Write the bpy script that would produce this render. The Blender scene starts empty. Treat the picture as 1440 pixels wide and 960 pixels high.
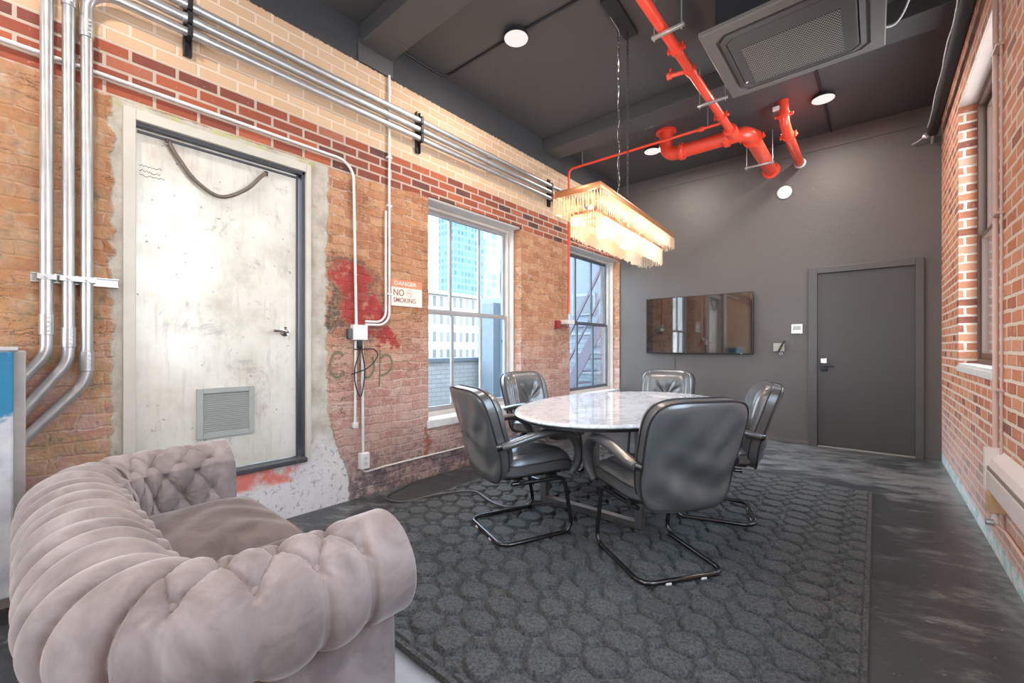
import bpy, bmesh, math, random
import numpy as np
from mathutils import Vector, Matrix
random.seed(7)
rng = np.random.default_rng(7)
S = bpy.context.scene
COL = S.collection
PI = math.pi

# ------------------------------------------------------------------ objects
def tag(o, label=None, cat=None, group=None, kind=None):
    if label: o['label'] = label
    if cat: o['category'] = cat
    if group: o['group'] = group
    if kind: o['kind'] = kind
    return o

def empty(name, loc=(0, 0, 0), rz=0, **k):
    o = bpy.data.objects.new(name, None)
    COL.objects.link(o)
    o.location = loc
    o.rotation_euler = (0, 0, rz)
    o.empty_display_size = .1
    return tag(o, **k)

def copy_tree(o, parent=None):
    c = o.copy(); COL.objects.link(c)
    if parent: c.parent = parent
    for ch in list(o.children): copy_tree(ch, c)
    return c

class MB:
    """collects shapes and links them as one mesh object"""
    def __init__(s): s.v = []; s.f = []; s.sm = []
    def add(s, vs, fs, smooth=False):
        b = len(s.v)
        s.v += [tuple(map(float, p)) for p in vs]
        s.f += [tuple(int(i) + b for i in f) for f in fs]
        s.sm += [smooth] * len(fs)
        return s
    def box(s, a, b, bev=0.0):
        (x0, y0, z0), (x1, y1, z1) = [tuple(min(p, q) for p, q in zip(a, b)), tuple(max(p, q) for p, q in zip(a, b))]
        if bev <= 0:
            vs = [(x, y, z) for x in (x0, x1) for y in (y0, y1) for z in (z0, z1)]
            fs = [(0, 1, 3, 2), (4, 6, 7, 5), (0, 4, 5, 1), (2, 3, 7, 6), (0, 2, 6, 4), (1, 5, 7, 3)]
            return s.add(vs, fs)
        bm = bmesh.new()
        bmesh.ops.create_cube(bm, size=1)
        for v in bm.verts:
            v.co = Vector(((x0 + x1) / 2 + v.co.x * (x1 - x0), (y0 + y1) / 2 + v.co.y * (y1 - y0), (z0 + z1) / 2 + v.co.z * (z1 - z0)))
        bmesh.ops.bevel(bm, geom=list(bm.edges), offset=min(bev, .49 * min(x1 - x0, y1 - y0, z1 - z0)), segments=2, affect='EDGES', profile=.5)
        return s.bm(bm)
    def bm(s, bm, smooth=False):
        bm.verts.index_update()
        s.add([v.co[:] for v in bm.verts], [[v.index for v in f.verts] for f in bm.faces], smooth)
        bm.free()
        return s
    def tube(s, pts, r, n=12, caps=True, r2=None, up=None, closed=False):
        """round (or elliptic: r along side, r2 along up) tube through pts"""
        P = [Vector(p) for p in pts]
        m = len(P)
        r2 = r if r2 is None else r2
        T = []
        for i in range(m):
            if closed: t = P[(i + 1) % m] - P[i - 1]
            else: t = P[min(i + 1, m - 1)] - P[max(i - 1, 0)]
            T.append(t.normalized())
        nrm = Vector(up) if up is not None else (Vector((0, 0, 1)) if abs(T[0].z) < .9 else Vector((1, 0, 0)))
        rings = []
        for i in range(m):
            if up is not None: nrm = Vector(up)
            nn = nrm - T[i] * nrm.dot(T[i])
            if nn.length < 1e-5: nn = T[i].orthogonal()
            nn.normalize()
            if up is None: nrm = nn
            b = T[i].cross(nn)
            ra = r[i] if hasattr(r, '__len__') else r
            rb = r2[i] if hasattr(r2, '__len__') else r2
            rings.append([P[i] + b * (ra * math.cos(2 * PI * k / n)) + nn * (rb * math.sin(2 * PI * k / n)) for k in range(n)])
        vs = [q for ring in rings for q in ring]
        fs = []
        for i in range(m if closed else m - 1):
            j = (i + 1) % m
            for k in range(n):
                k2 = (k + 1) % n
                fs.append((i * n + k, i * n + k2, j * n + k2, j * n + k))
        if caps and not closed:
            fs.append(tuple(range(n - 1, -1, -1)))
            fs.append(tuple((m - 1) * n + k for k in range(n)))
        return s.add(vs, fs, True)
    def cyl(s, a, b, r, n=20): return s.tube([a, b], r, n)
    def lathe(s, prof, c, axis='Z', n=32):
        """prof: list of (radius, along)"""
        vs = []; fs = []
        for (r, h) in prof:
            for k in range(n):
                x, y = r * math.cos(2 * PI * k / n), r * math.sin(2 * PI * k / n)
                p = {'Z': (x, y, h), 'Y': (x, h, y), 'X': (h, x, y)}[axis]
                vs.append((p[0] + c[0], p[1] + c[1], p[2] + c[2]))
        for i in range(len(prof) - 1):
            for k in range(n):
                k2 = (k + 1) % n
                fs.append((i * n + k, i * n + k2, (i + 1) * n + k2, (i + 1) * n + k))
        fs.append(tuple(range(n))); fs.append(tuple((len(prof) - 1) * n + k for k in range(n)))
        return s.add(vs, fs, True)
    def grid(s, A, closed_u=False, smooth=True):
        """A: array (m, n, 3)"""
        m, n = A.shape[:2]
        fs = []
        for i in range(m - 1):
            for j in range(n - (0 if closed_u else 1)):
                j2 = (j + 1) % n
                fs.append((i * n + j, i * n + j2, (i + 1) * n + j2, (i + 1) * n + j))
        return s.add(A.reshape(-1, 3), fs, smooth)
    def build(s, name, mat, parent=None, angle=40, recalc=True, **k):
        me = bpy.data.meshes.new(name)
        me.from_pydata(s.v, [], s.f)
        me.polygons.foreach_set('use_smooth', s.sm)
        if recalc:
            bm = bmesh.new(); bm.from_mesh(me)
            bmesh.ops.recalc_face_normals(bm, faces=list(bm.faces))
            bm.to_mesh(me); bm.free()
        me.validate()
        if any(s.sm):
            try: me.set_sharp_from_angle(angle=math.radians(angle))
            except Exception: pass
        me.materials.append(mat)
        o = bpy.data.objects.new(name, me)
        COL.objects.link(o)
        if parent: o.parent = parent
        return tag(o, **k)

def fillet(pts, r, n=6):
    """polyline with rounded corners"""
    P = [Vector(p) for p in pts]
    out = [P[0]]
    for i in range(1, len(P) - 1):
        a, b, c = P[i - 1], P[i], P[i + 1]
        rr = r[i - 1] if hasattr(r, '__len__') else r
        d1, d2 = (a - b), (c - b)
        ang = d1.angle(d2)
        if ang > PI - 1e-3: out.append(b); continue
        t = min(rr / math.tan(ang / 2), d1.length * .49, d2.length * .49)
        p1, p2 = b + d1.normalized() * t, b + d2.normalized() * t
        rad = t * math.tan(ang / 2)
        bis = (d1.normalized() + d2.normalized()).normalized()
        ctr = b + bis * (rad / math.sin(ang / 2))
        v1, v2 = p1 - ctr, p2 - ctr
        for k in range(n + 1):
            q = v1.normalized().slerp(v2.normalized(), k / n)
            out.append(ctr + q * rad)
    out.append(P[-1])
    return out

def spline(pts, n=8, closed=False):
    P = [Vector(p) for p in pts]
    m = len(P); out = []
    for i in range(m if closed else m - 1):
        if closed: a, b, c, d = P[i - 1], P[i], P[(i + 1) % m], P[(i + 2) % m]
        else: a, b, c, d = P[max(i - 1, 0)], P[i], P[i + 1], P[min(i + 2, m - 1)]
        for k in range(n):
            t = k / n
            out.append(.5 * ((2 * b) + (c - a) * t + (2 * a - 5 * b + 4 * c - d) * t * t + (3 * b - a - 3 * c + d) * t ** 3))
    if not closed: out.append(P[-1])
    return out

# ------------------------------------------------------------------ materials
class NT:
    def __init__(s, name):
        s.m = bpy.data.materials.new(name); s.m.use_nodes = True
        s.t = s.m.node_tree; s.t.nodes.clear()
        s.out = s.n('ShaderNodeOutputMaterial')
    def n(s, typ, ins=None, **props):
        nd = s.t.nodes.new(typ)
        for k, v in props.items(): setattr(nd, k, v)
        for k, v in (ins or {}).items():
            sock = nd.inputs[k]
            if isinstance(v, bpy.types.NodeSocket): s.t.links.new(v, sock)
            else:
                if sock.type == 'RGBA' and len(v) == 3: v = (*v, 1)
                sock.default_value = v
        return nd
    def math(s, op, a, b=0.0, c=None, clamp=False):
        ins = {0: a, 1: b}
        if c is not None: ins[2] = c
        return s.n('ShaderNodeMath', ins, operation=op, use_clamp=clamp).outputs[0]
    def coords(s):
        return s.n('ShaderNodeTexCoord').outputs['Object']
    def sep(s, v):
        o = s.n('ShaderNodeSeparateXYZ', {0: v}).outputs
        return o[0], o[1], o[2]
    def comb(s, x, y=0.0, z=0.0):
        return s.n('ShaderNodeCombineXYZ', {0: x, 1: y, 2: z}).outputs[0]
    def noise(s, v, scale, detail=3, rough=.55, out='Fac', dist=0.0):
        return s.n('ShaderNodeTexNoise', {'Vector': v, 'Scale': scale, 'Detail': detail, 'Roughness': rough, 'Distortion': dist}).outputs[0 if out == 'Fac' else 1]
    def ss(s, v, a, b):
        """smoothstep mask from a to b (a may exceed b)"""
        if a <= b: return s.n('ShaderNodeMapRange', {'Value': v, 'From Min': a, 'From Max': b}, interpolation_type='SMOOTHSTEP').outputs[0]
        return s.n('ShaderNodeMapRange', {'Value': v, 'From Min': b, 'From Max': a, 'To Min': 1.0, 'To Max': 0.0}, interpolation_type='SMOOTHSTEP').outputs[0]
    def ramp(s, f, stops, interp='LINEAR'):
        nd = s.n('ShaderNodeValToRGB', {0: f})
        cr = nd.color_ramp; cr.interpolation = interp
        while len(cr.elements) < len(stops): cr.elements.new(.5)
        for e, (p, c) in zip(cr.elements, stops):
            e.position = p; e.color = (*c, 1) if len(c) == 3 else c
        return nd.outputs[0]
    def mix(s, f, a, b, mode='MIX'):
        nd = s.n('ShaderNodeMix', data_type='RGBA', blend_type=mode)
        for k, v in ((0, f), (6, a), (7, b)):
            if isinstance(v, bpy.types.NodeSocket): s.t.links.new(v, nd.inputs[k])
            else: nd.inputs[k].default_value = (*v, 1) if hasattr(v, '__len__') and len(v) == 3 else v
        return nd.outputs[2]
    def bump(s, h, dist=.01, strength=1.0, normal=None):
        ins = {'Height': h, 'Distance': dist, 'Strength': strength}
        if normal is not None: ins['Normal'] = normal
        return s.n('ShaderNodeBump', ins).outputs[0]
    def bsdf(s, color, rough=.5, metal=0.0, normal=None, **k):
        ins = {'Base Color': color, 'Roughness': rough, 'Metallic': metal}
        if normal is not None: ins['Normal'] = normal
        for a, b in k.items(): ins[a.replace('_', ' ')] = b
        b = s.n('ShaderNodeBsdfPrincipled', ins)
        s.t.links.new(b.outputs[0], s.out.inputs[0])
        return s.m
    def surf(s, sock):
        s.t.links.new(sock, s.out.inputs[0]); return s.m

def plain(name, c, rough=.5, metal=0.0, var=.15, vs=6, bump=0.0, bs=60, **k):
    n = NT(name); co = n.coords()
    f = n.noise(co, vs, 4)
    col = n.mix(f, tuple(x * (1 - var) for x in c), tuple(min(1, x * (1 + var)) for x in c))
    nor = n.bump(n.noise(co, bs, 3), bump) if bump else None
    return n.bsdf(col, rough, metal, nor, **k)

def brick_nodes(n, vec, w=.205, h=.070, mortar=.010, smooth=.25):
    b = n.n('ShaderNodeTexBrick', {'Vector': vec, 'Color1': (0, 0, 0), 'Color2': (1, 1, 1), 'Mortar': (.5, .5, .5), 'Scale': 1.0,
                                   'Mortar Size': mortar, 'Mortar Smooth': smooth, 'Bias': 0.0, 'Brick Width': w, 'Row Height': h})
    b.offset = .5
    return b.outputs[0], b.outputs[1]

def m_wall_left():
    n = NT('left_brick_wall'); co = n.coords(); x, y, z = n.sep(co)
    u = n.math('ADD', x, y)
    n1 = n.noise(co, 2.2, 4); n2 = n.noise(co, 9, 4); n3 = n.noise(co, 38, 3)
    nd = n.noise(co, 7, 2, out='Color')
    dx, dy, dz = n.sep(nd)
    # crisp courses
    t1, m1 = brick_nodes(n, n.comb(u, z), mortar=.0085, smooth=.12)
    t1b = n.math('ADD', t1, n.math('MULTIPLY', n.math('SUBTRACT', n2, .5), .35))
    t1t = n.math('ADD', n.math('MULTIPLY', t1, .45), n.math('MULTIPLY', n1, .5))
    red = n.ramp(t1b, [(0, (.085, .040, .033)), (.14, (.20, .055, .036)), (.5, (.30, .070, .036)), (.85, (.40, .105, .050)), (1, (.34, .13, .08))])
    scr = n.ss(n.noise(co, 30, 5, .7), .62, .68)
    red = n.mix(n.math('MULTIPLY', scr, .5), red, (.55, .40, .32))
    red = n.mix(m1, red, n.mix(n2, (.40, .31, .24), (.56, .45, .37)))
    tan = n.ramp(t1t, [(0, (.52, .335, .205)), (.5, (.59, .395, .25)), (1, (.65, .46, .31))])
    tan = n.mix(n.math('MULTIPLY', m1, .7), tan, (.74, .60, .47))
    # old worn courses
    u2 = n.math('ADD', u, n.math('MULTIPLY', n.math('SUBTRACT', dx, .5), .075))
    z2 = n.math('ADD', z, n.math('MULTIPLY', n.math('SUBTRACT', dy, .5), .05))
    t2, m2 = brick_nodes(n, n.comb(u2, z2), mortar=.0085, smooth=.8)
    tt = n.math('ADD', n.math('MULTIPLY', t2, .34), n.math('ADD', n.math('MULTIPLY', n2, .4), n.math('MULTIPLY', n.noise(co, 21, 5, .7), .3)))
    old = n.ramp(tt, [(.1, (.24, .095, .05)), (.32, (.42, .175, .085)), (.52, (.54, .255, .13)), (.7, (.61, .34, .19)), (.9, (.68, .45, .29))])
    cool = n.ramp(tt, [(.1, (.34, .14, .12)), (.4, (.54, .28, .225)), (.65, (.64, .41, .34)), (.9, (.74, .57, .50))])
    lowz = n.ss(n.math('ADD', z, n.math('MULTIPLY', n1, .7)), 2.0, 1.05)
    old = n.mix(lowz, old, cool)
    mo = n.mix(n.math('ADD', n.ss(n.noise(co, 6, 4, .65), .42, .62), n.math('MULTIPLY', lowz, .45), clamp=True), (.40, .19, .11), (.68, .54, .46))
    old = n.mix(n.math('MULTIPLY', m2, n.math('MULTIPLY', n.ss(n3, .25, .6), n.ss(n.noise(co, 3.2, 4, .6), .28, .62))), old, mo)
    crumb = n.ss(n.noise(co, 13, 6, .75), .54, .66)
    old = n.mix(n.math('MULTIPLY', crumb, .65), old, n.mix(n2, (.50, .30, .18), (.70, .54, .42)))
    patch = n.ss(n.noise(co, 4.2, 6, .7, dist=.5), .60, .66)
    old = n.mix(n.math('MULTIPLY', patch, .55), old, (.56, .44, .33))
    pale = n.math('MULTIPLY', lowz, n.ss(n.noise(co, 19, 6, .8), .52, .62))
    old = n.mix(n.math('MULTIPLY', pale, .55), old, (.74, .60, .53))
    soot = n.math('MULTIPLY', n.ss(n.math('ADD', z, n.math('MULTIPLY', n2, .3)), .55, .30), n.ss(n.noise(co, 6, 6, .75), .47, .56))
    yel = n.math('MULTIPLY', n.ss(y, .6, .1), n.ss(n.noise(co, 2.6, 4), .4, .6))
    old = n.mix(n.math('MULTIPLY', yel, .55), old, (.62, .33, .13))
    crk = n.math('ABSOLUTE', n.math('SUBTRACT', n.noise(n.comb(n.math('MULTIPLY', u, .55), n.math('MULTIPLY', z, 1.7)), 9, 5, .65), .5))
    old = n.mix(n.math('MULTIPLY', n.ss(crk, .016, .0), n.ss(n.noise(co, 2.8, 3), .45, .6)), old, (.10, .055, .035))
    pit = n.ss(n.noise(co, 26, 5, .75), .40, .32)
    old = n.mix(n.math('MULTIPLY', pit, .8), old, (.15, .07, .045))
    # left pile of rubble masonry beside the pipes
    rub = n.math('MULTIPLY', n.ss(y, .40, .28), n.ss(n.math('ADD', z, n.math('MULTIPLY', n1, .2)), 2.66, 2.58))
    rubc = n.ramp(n.noise(co, 12, 5, .65), [(.3, (.20, .15, .11)), (.45, (.47, .31, .19)), (.55, (.58, .33, .18)), (.7, (.60, .50, .38))])
    old = n.mix(n.math('MULTIPLY', rub, n.ss(n.noise(co, 5, 3), .42, .6)), old, rubc)
    # painted red splash
    dx2, dy2, dz2 = n.sep(n.noise(co, 5.5, 5, .65, out='Color'))
    def blob(cy, cz, ry, rz, soft=.35):
        a = n.math('DIVIDE', n.math('SUBTRACT', n.math('ADD', y, n.math('MULTIPLY', n.math('SUBTRACT', dx2, .5), .42)), cy), ry)
        b = n.math('DIVIDE', n.math('SUBTRACT', n.math('ADD', z, n.math('MULTIPLY', n.math('SUBTRACT', dz2, .5), .42)), cz), rz)
        d = n.math('SQRT', n.math('ADD', n.math('MULTIPLY', a, a), n.math('MULTIPLY', b, b)))
        return n.ss(d, 1.0, 1.0 - soft)
    sp = n.math('MAXIMUM', blob(1.68, 1.72, .23, .16), n.math('MAXIMUM', blob(1.80, 1.46, .24, .20), blob(2.02, 1.26, .12, .09)))
    ring = n.math('MAXIMUM', blob(1.68, 1.72, .27, .21, .3), n.math('MAXIMUM', blob(1.78, 1.46, .29, .24, .3), blob(1.58, 1.45, .12, .2, .4)))
    old = n.mix(n.math('MULTIPLY', n.math('SUBTRACT', ring, sp, clamp=True), n.ss(n3, .25, .6)), old, (.13, .10, .08))
    redp = n.mix(n2, (.20, .012, .02), (.62, .10, .08))
    old = n.mix(n.math('MULTIPLY', sp, n.ss(n.noise(co, 13, 4), .3, .44)), old, redp)
    # bleached foot of the wall
    foot = n.math('MULTIPLY', n.ss(n.math('ADD', z, n.math('MULTIPLY', n2, .5)), .85, .3), .65)
    old = n.mix(foot, old, n.mix(n.ss(n.noise(co, 17, 5, .7), .40, .55), (.24, .17, .20), (.62, .50, .47)))
    old = n.mix(n.math('MULTIPLY', soot, .75), old, (.15, .12, .15))
    rust = n.math('MULTIPLY', blob(2.42, .30, .05, .22, .6), .8)
    old = n.mix(rust, old, (.34, .10, .04))
    # concrete patching round the raised door
    e1 = n.math('ADD', y, n.math('MULTIPLY', n.math('SUBTRACT', n2, .5), .10))
    widen = n.math('MULTIPLY', n.ss(z, .75, .1), .17)
    right = n.math('MULTIPLY', n.ss(n.math('SUBTRACT', e1, widen), 1.515, 1.495), n.ss(y, 1.30, 1.32))
    left = n.math('MULTIPLY', n.ss(e1, .325, .345), n.ss(y, .46, .44))
    under = n.math('MULTIPLY', n.ss(z, .42, .40), n.math('MULTIPLY', n.ss(e1, .2, .22), n.ss(e1, 1.62, 1.58)))
    top = n.math('MULTIPLY', n.ss(z, 2.46, 2.47), n.math('MULTIPLY', n.ss(y, .33, .34), n.ss(y, 1.42, 1.40)))
    conc = n.math('MULTIPLY', n.math('MAXIMUM', n.math('MAXIMUM', right, left), n.math('MAXIMUM', under, top)), n.ss(n.math('ADD', z, n.math('MULTIPLY', n3, .02)), 2.535, 2.52))
    cc = n.ramp(n.noise(co, 6, 5, .65), [(.3, (.33, .29, .23)), (.5, (.47, .43, .36)), (.7, (.60, .57, .51))])
    white = n.ss(n.math('ADD', z, n.math('MULTIPLY', n2, .35)), .85, .45)
    cc = n.mix(n.math('MULTIPLY', white, .8), cc, n.mix(n.ss(n.noise(co, 21, 5, .75), .38, .46), (.34, .34, .36), (.78, .74, .74)))
    band = n.math('MULTIPLY', n.math('MULTIPLY', n.ss(z, .235, .27), n.ss(z, .385, .355)), n.math('MULTIPLY', n.ss(y, .40, .46), n.ss(y, 1.33, 1.24)))
    cc = n.mix(n.math('MULTIPLY', band, n.ss(n.noise(co, 8, 4), .36, .55)), cc, (.78, .22, .17))
    moss = n.math('MULTIPLY', top, n.ss(n.noise(co, 7, 3), .5, .65))
    cc = n.mix(n.math('MULTIPLY', moss, .6), cc, (.42, .45, .12))
    # stack the zones
    zr = n.math('ADD', z, n.math('MULTIPLY', n.math('SUBTRACT', n1, .5), .10))
    f_red = n.ss(zr, 2.515, 2.53)
    f_tan = n.ss(z, 2.798, 2.806)
    f_blk = n.ss(n.math('ADD', z, n.math('MULTIPLY', n.math('SUBTRACT', n3, .5), .03)), 3.417, 3.424)
    col = n.mix(f_red, old, red)
    col = n.mix(f_tan, col, tan)
    col = n.mix(conc, col, cc)
    col = n.mix(f_blk, col, (.046, .045, .048))
    flat = n.math('MAXIMUM', conc, f_blk)
    hb = n.mix(f_red, n.math('ADD', n.math('MULTIPLY', n.math('SUBTRACT', 1.0, m2), .4), n.math('MULTIPLY', n.noise(co, 17, 8, .75), 2.2)),
               n.math('ADD', n.math('SUBTRACT', 1.0, m1), n.math('MULTIPLY', n3, .25)))
    hb = n.mix(flat, hb, n.math('MULTIPLY', n.noise(co, 11, 5, .7), .8))
    return n.bsdf(col, .85, 0, n.bump(hb, .013, .9))

def m_wall_right():
    n = NT('right_brick_wall'); co = n.coords(); x, y, z = n.sep(co)
    u = n.math('ADD', x, y)
    nd = n.noise(co, 9, 2, out='Color'); dx, dy, dz = n.sep(nd)
    n2 = n.noise(co, 11, 4); n3 = n.noise(co, 45, 3)
    u2 = n.math('ADD', u, n.math('MULTIPLY', n.math('SUBTRACT', dx, .5), .02))
    z2 = n.math('ADD', z, n.math('MULTIPLY', n.math('SUBTRACT', dy, .5), .014))
    t, m = brick_nodes(n, n.comb(u2, z2), w=.205, h=.072, mortar=.011, smooth=.2)
    tb = n.math('ADD', t, n.math('MULTIPLY', n.math('SUBTRACT', n2, .5), .4))
    c = n.ramp(tb, [(0, (.24, .075, .048)), (.2, (.46, .15, .08)), (.55, (.58, .215, .11)), (.85, (.62, .27, .15)), (1, (.58, .33, .22))])
    c = n.mix(m, c, (.72, .58, .46))
    c = n.mix(n.math('MULTIPLY', n.ss(n.noise(co, 14, 5, .7), .57, .68), .45), c, (.66, .50, .40))
    low = n.math('MULTIPLY', n.ss(n.math('ADD', z, n.math('MULTIPLY', n2, .5)), 1.15, .35), .5)
    c = n.mix(low, c, (.66, .55, .54))
    foot = n.ss(n.math('ADD', z, n.math('MULTIPLY', n3, .06)), .15, .11)
    c = n.mix(foot, c, n.mix(n.ss(n.noise(co, 16, 4), .4, .55), (.42, .62, .62), (.72, .74, .76)))
    h = n.math('ADD', n.math('SUBTRACT', 1.0, m), n.math('MULTIPLY', n3, .4))
    return n.bsdf(c, .8, 0, n.bump(h, .013, .9))

def m_black_plaster(name, c, rough=.5):
    n = NT(name); co = n.coords()
    f = n.noise(co, 1.6, 5, .6)
    col = n.mix(f, tuple(v * .85 for v in c), tuple(v * 1.18 for v in c))
    sp = n.ss(n.noise(co, 60, 2), .735, .76)
    col = n.mix(n.math('MULTIPLY', sp, .6), col, (.3, .29, .28))
    h = n.math('ADD', n.noise(co, 14, 5, .65), n.math('MULTIPLY', n.noise(co, 90, 2), .15))
    return n.bsdf(col, n.math('ADD', rough - .1, n.math('MULTIPLY', f, .2)), 0, n.bump(h, .006, .5))

def m_floor():
    n = NT('painted_floor'); co = n.coords(); x, y, z = n.sep(co)
    f = n.noise(co, 1.3, 5, .6)
    col = n.mix(f, (.024, .028, .033), (.058, .065, .072))
    # scuffs run mostly across the room
    v = n.comb(n.math('ADD', n.math('MULTIPLY', x, 1.0), n.math('MULTIPLY', y, .35)), n.math('MULTIPLY', n.math('SUBTRACT', y, n.math('MULTIPLY', x, .35)), 2.3), 0.0)
    a = n.noise(v, 3.2, 7, .72)
    patch = n.noise(co, .9, 2)
    a = n.ss(n.math('ADD', a, n.math('ADD', n.math('MULTIPLY', n.math('SUBTRACT', patch, .5), .6), n.math('MULTIPLY', n.math('MULTIPLY', n.ss(y, 4.2, 5.0), n.ss(x, 1.2, 2.2)), .10))), .50, .74)
    col = n.mix(n.math('MULTIPLY', a, .75), col, (.25, .265, .268))
    fine = n.ss(n.noise(v, 9, 6, .78), .61, .68)
    col = n.mix(n.math('MULTIPLY', fine, .55), col, (.42, .43, .43))
    speck = n.ss(n.noise(co, 24, 4, .75), .655, .70)
    col = n.mix(n.math('MULTIPLY', speck, .6), col, (.5, .5, .5))
    bare = n.math('MULTIPLY', n.math('MULTIPLY', n.ss(n.math('ADD', y, n.math('MULTIPLY', f, .1)), 1.05, .98), n.ss(x, 1.0, 1.3)), n.ss(x, 2.5, 2.2))  # window reflection on the floor by the sofa, painted into its colour
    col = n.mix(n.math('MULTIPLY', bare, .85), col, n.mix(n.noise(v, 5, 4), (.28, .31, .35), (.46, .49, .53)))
    edge = n.ss(x, 3.42, 3.60)
    col = n.mix(n.math('MULTIPLY', edge, n.math('ADD', .15, n.math('MULTIPLY', n.ss(n.noise(co, 14, 5), .35, .7), .5))), col, (.26, .28, .28))
    r = n.math('ADD', .20, n.math('MULTIPLY', n.noise(co, 5, 5, .7), .32))
    return n.bsdf(col, r, 0, n.bump(n.noise(v, 6, 6, .7), .004, .5), Specular_IOR_Level=.5)

def m_rug():
    n = NT('rug_pile'); co = n.coords()
    f = n.noise(co, 130, 3, .7); g = n.noise(co, 2.0, 4)
    f = n.math('ADD', n.math('MULTIPLY', f, .5), n.math('MULTIPLY', n.noise(co, 62, 3, .8), .5))
    col = n.mix(n.ss(f, .34, .64), (.024, .027, .029), (.118, .128, .134))
    col = n.mix(n.math('MULTIPLY', g, .35), col, (.030, .034, .036))
    lint = n.ss(n.noise(co, 75, 2, .5), .79, .81)
    col = n.mix(n.math('MULTIPLY', lint, .7), col, (.45, .45, .42))
    return n.bsdf(col, .92, 0, n.bump(f, .005, .6), Sheen_Weight=.05, Sheen_Roughness=.5)

def m_marble():
    n = NT('white_marble'); co = n.coords()
    w = n.noise(co, 2.0, 6, .6, out='Color')
    v = n.n('ShaderNodeVectorMath', {0: co, 1: w}, operation='ADD').outputs[0]
    a = n.noise(v, 2.3, 6, .6)
    vein = n.math('ABSOLUTE', n.math('SUBTRACT', a, .5))
    vein = n.ss(vein, .035, .0)
    b = n.math('ABSOLUTE', n.math('SUBTRACT', n.noise(v, 5.5, 5, .6), .48))
    vein2 = n.math('MULTIPLY', n.ss(b, .022, .0), .5)
    col = n.mix(n.noise(co, 1.5, 3), (.74, .78, .84), (.84, .87, .91))
    col = n.mix(n.math('MULTIPLY', n.math('MAXIMUM', vein, vein2), .5), col, (.34, .36, .40))
    return n.bsdf(col, .06, 0, None, Coat_Weight=.5, Coat_Roughness=.03)

def m_door_metal():
    n = NT('stained_metal_door'); co = n.coords(); x, y, z = n.sep(co)
    a = n.noise(co, 2.6, 6, .65)
    col = n.ramp(a, [(.25, (.46, .42, .34)), (.42, (.64, .60, .52)), (.6, (.74, .71, .64)), (.8, (.80, .78, .73))])
    v = n.comb(n.math('MULTIPLY', y, 9.0), n.math('MULTIPLY', z, 1.1), 0.0)
    st = n.noise(v, 3, 5, .65)
    col = n.mix(n.math('MULTIPLY', n.ss(st, .5, .72), .4), col, (.40, .35, .28))
    bl = n.ss(n.noise(co, 4.5, 6, .72, dist=.6), .56, .72)
    col = n.mix(n.math('MULTIPLY', bl, .55), col, (.23, .20, .17))
    dots = n.ss(n.noise(co, 22, 5, .65), .645, .70)
    col = n.mix(n.math('MULTIPLY', dots, .7), col, (.10, .085, .07))
    gl = n.noise(co, 4, 4)
    return n.bsdf(col, n.math('ADD', .28, n.math('MULTIPLY', gl, .25)), .2, n.bump(n.noise(co, 7, 4), .003, .5))

def m_velvet(name, c1=(.190, .152, .145), c2=(.340, .285, .274)):
    n = NT(name); co = n.coords()
    a = n.noise(co, 7, 5, .6, dist=.4)
    col = n.mix(n.ss(a, .3, .7), c1, c2)
    f = n.noise(co, 220, 2)
    return n.bsdf(col, .75, 0, n.bump(n.math('ADD', n.math('MULTIPLY', f, .15), n.noise(co, 22, 4)), .003, .5), Sheen_Weight=.55, Sheen_Roughness=.38, Sheen_Tint=(.9, .84, .82, 1))

def m_leather(name, c, rough=.36):
    n = NT(name); co = n.coords()
    a = n.noise(co, 7, 5, .6)
    vor = n.n('ShaderNodeTexVoronoi', {'Vector': co, 'Scale': 170.0}).outputs[0]
    col = n.mix(a, tuple(v * .8 for v in c), tuple(v * 1.3 for v in c))
    h = n.math('ADD', n.math('MULTIPLY', vor, .12), n.math('MULTIPLY', n.noise(co, 9, 4, .6), 1.0))
    return n.bsdf(col, n.math('ADD', rough - .06, n.math('MULTIPLY', a, .14)), 0, n.bump(h, .006, .45), Specular_IOR_Level=.9, Coat_Weight=.6, Coat_Roughness=.22)

def m_conduit():
    n = NT('galvanised_steel'); co = n.coords()
    a = n.noise(co, 16, 4)
    col = n.mix(a, (.42, .42, .42), (.62, .62, .62))
    return n.bsdf(col, n.math('ADD', .27, n.math('MULTIPLY', a, .16)), .72)

def m_grille():
    n = NT('perforated_grille'); co = n.coords(); x, y, z = n.sep(co)
    def cell(ox, oy):
        a = n.math('SUBTRACT', n.math('FRACT', n.math('ADD', n.math('DIVIDE', x, .0165), ox)), .5)
        b = n.math('SUBTRACT', n.math('FRACT', n.math('ADD', n.math('DIVIDE', y, .0286), oy)), .5)
        b = n.math('MULTIPLY', b, 1.733)
        return n.math('SQRT', n.math('ADD', n.math('MULTIPLY', a, a), n.math('MULTIPLY', b, b)))
    d = n.math('MINIMUM', cell(0.0, 0.0), cell(.5, .5))
    hole = n.ss(d, .40, .34)
    col = n.mix(hole, (.30, .28, .26), (.004, .004, .004))
    return n.bsdf(col, .5, .3)

def m_glass():
    n = NT('window_glass')
    tr = n.n('ShaderNodeBsdfTransparent', {0: (.96, .98, .985)})
    gl = n.n('ShaderNodeBsdfGlossy', {'Roughness': .01})
    lw = n.n('ShaderNodeLayerWeight', {'Blend': .12})
    mx = n.n('ShaderNodeMixShader', {0: n.math('MULTIPLY', lw.outputs[0], .7), 1: tr.outputs[0], 2: gl.outputs[0]})
    return n.surf(mx.outputs[0])

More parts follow.
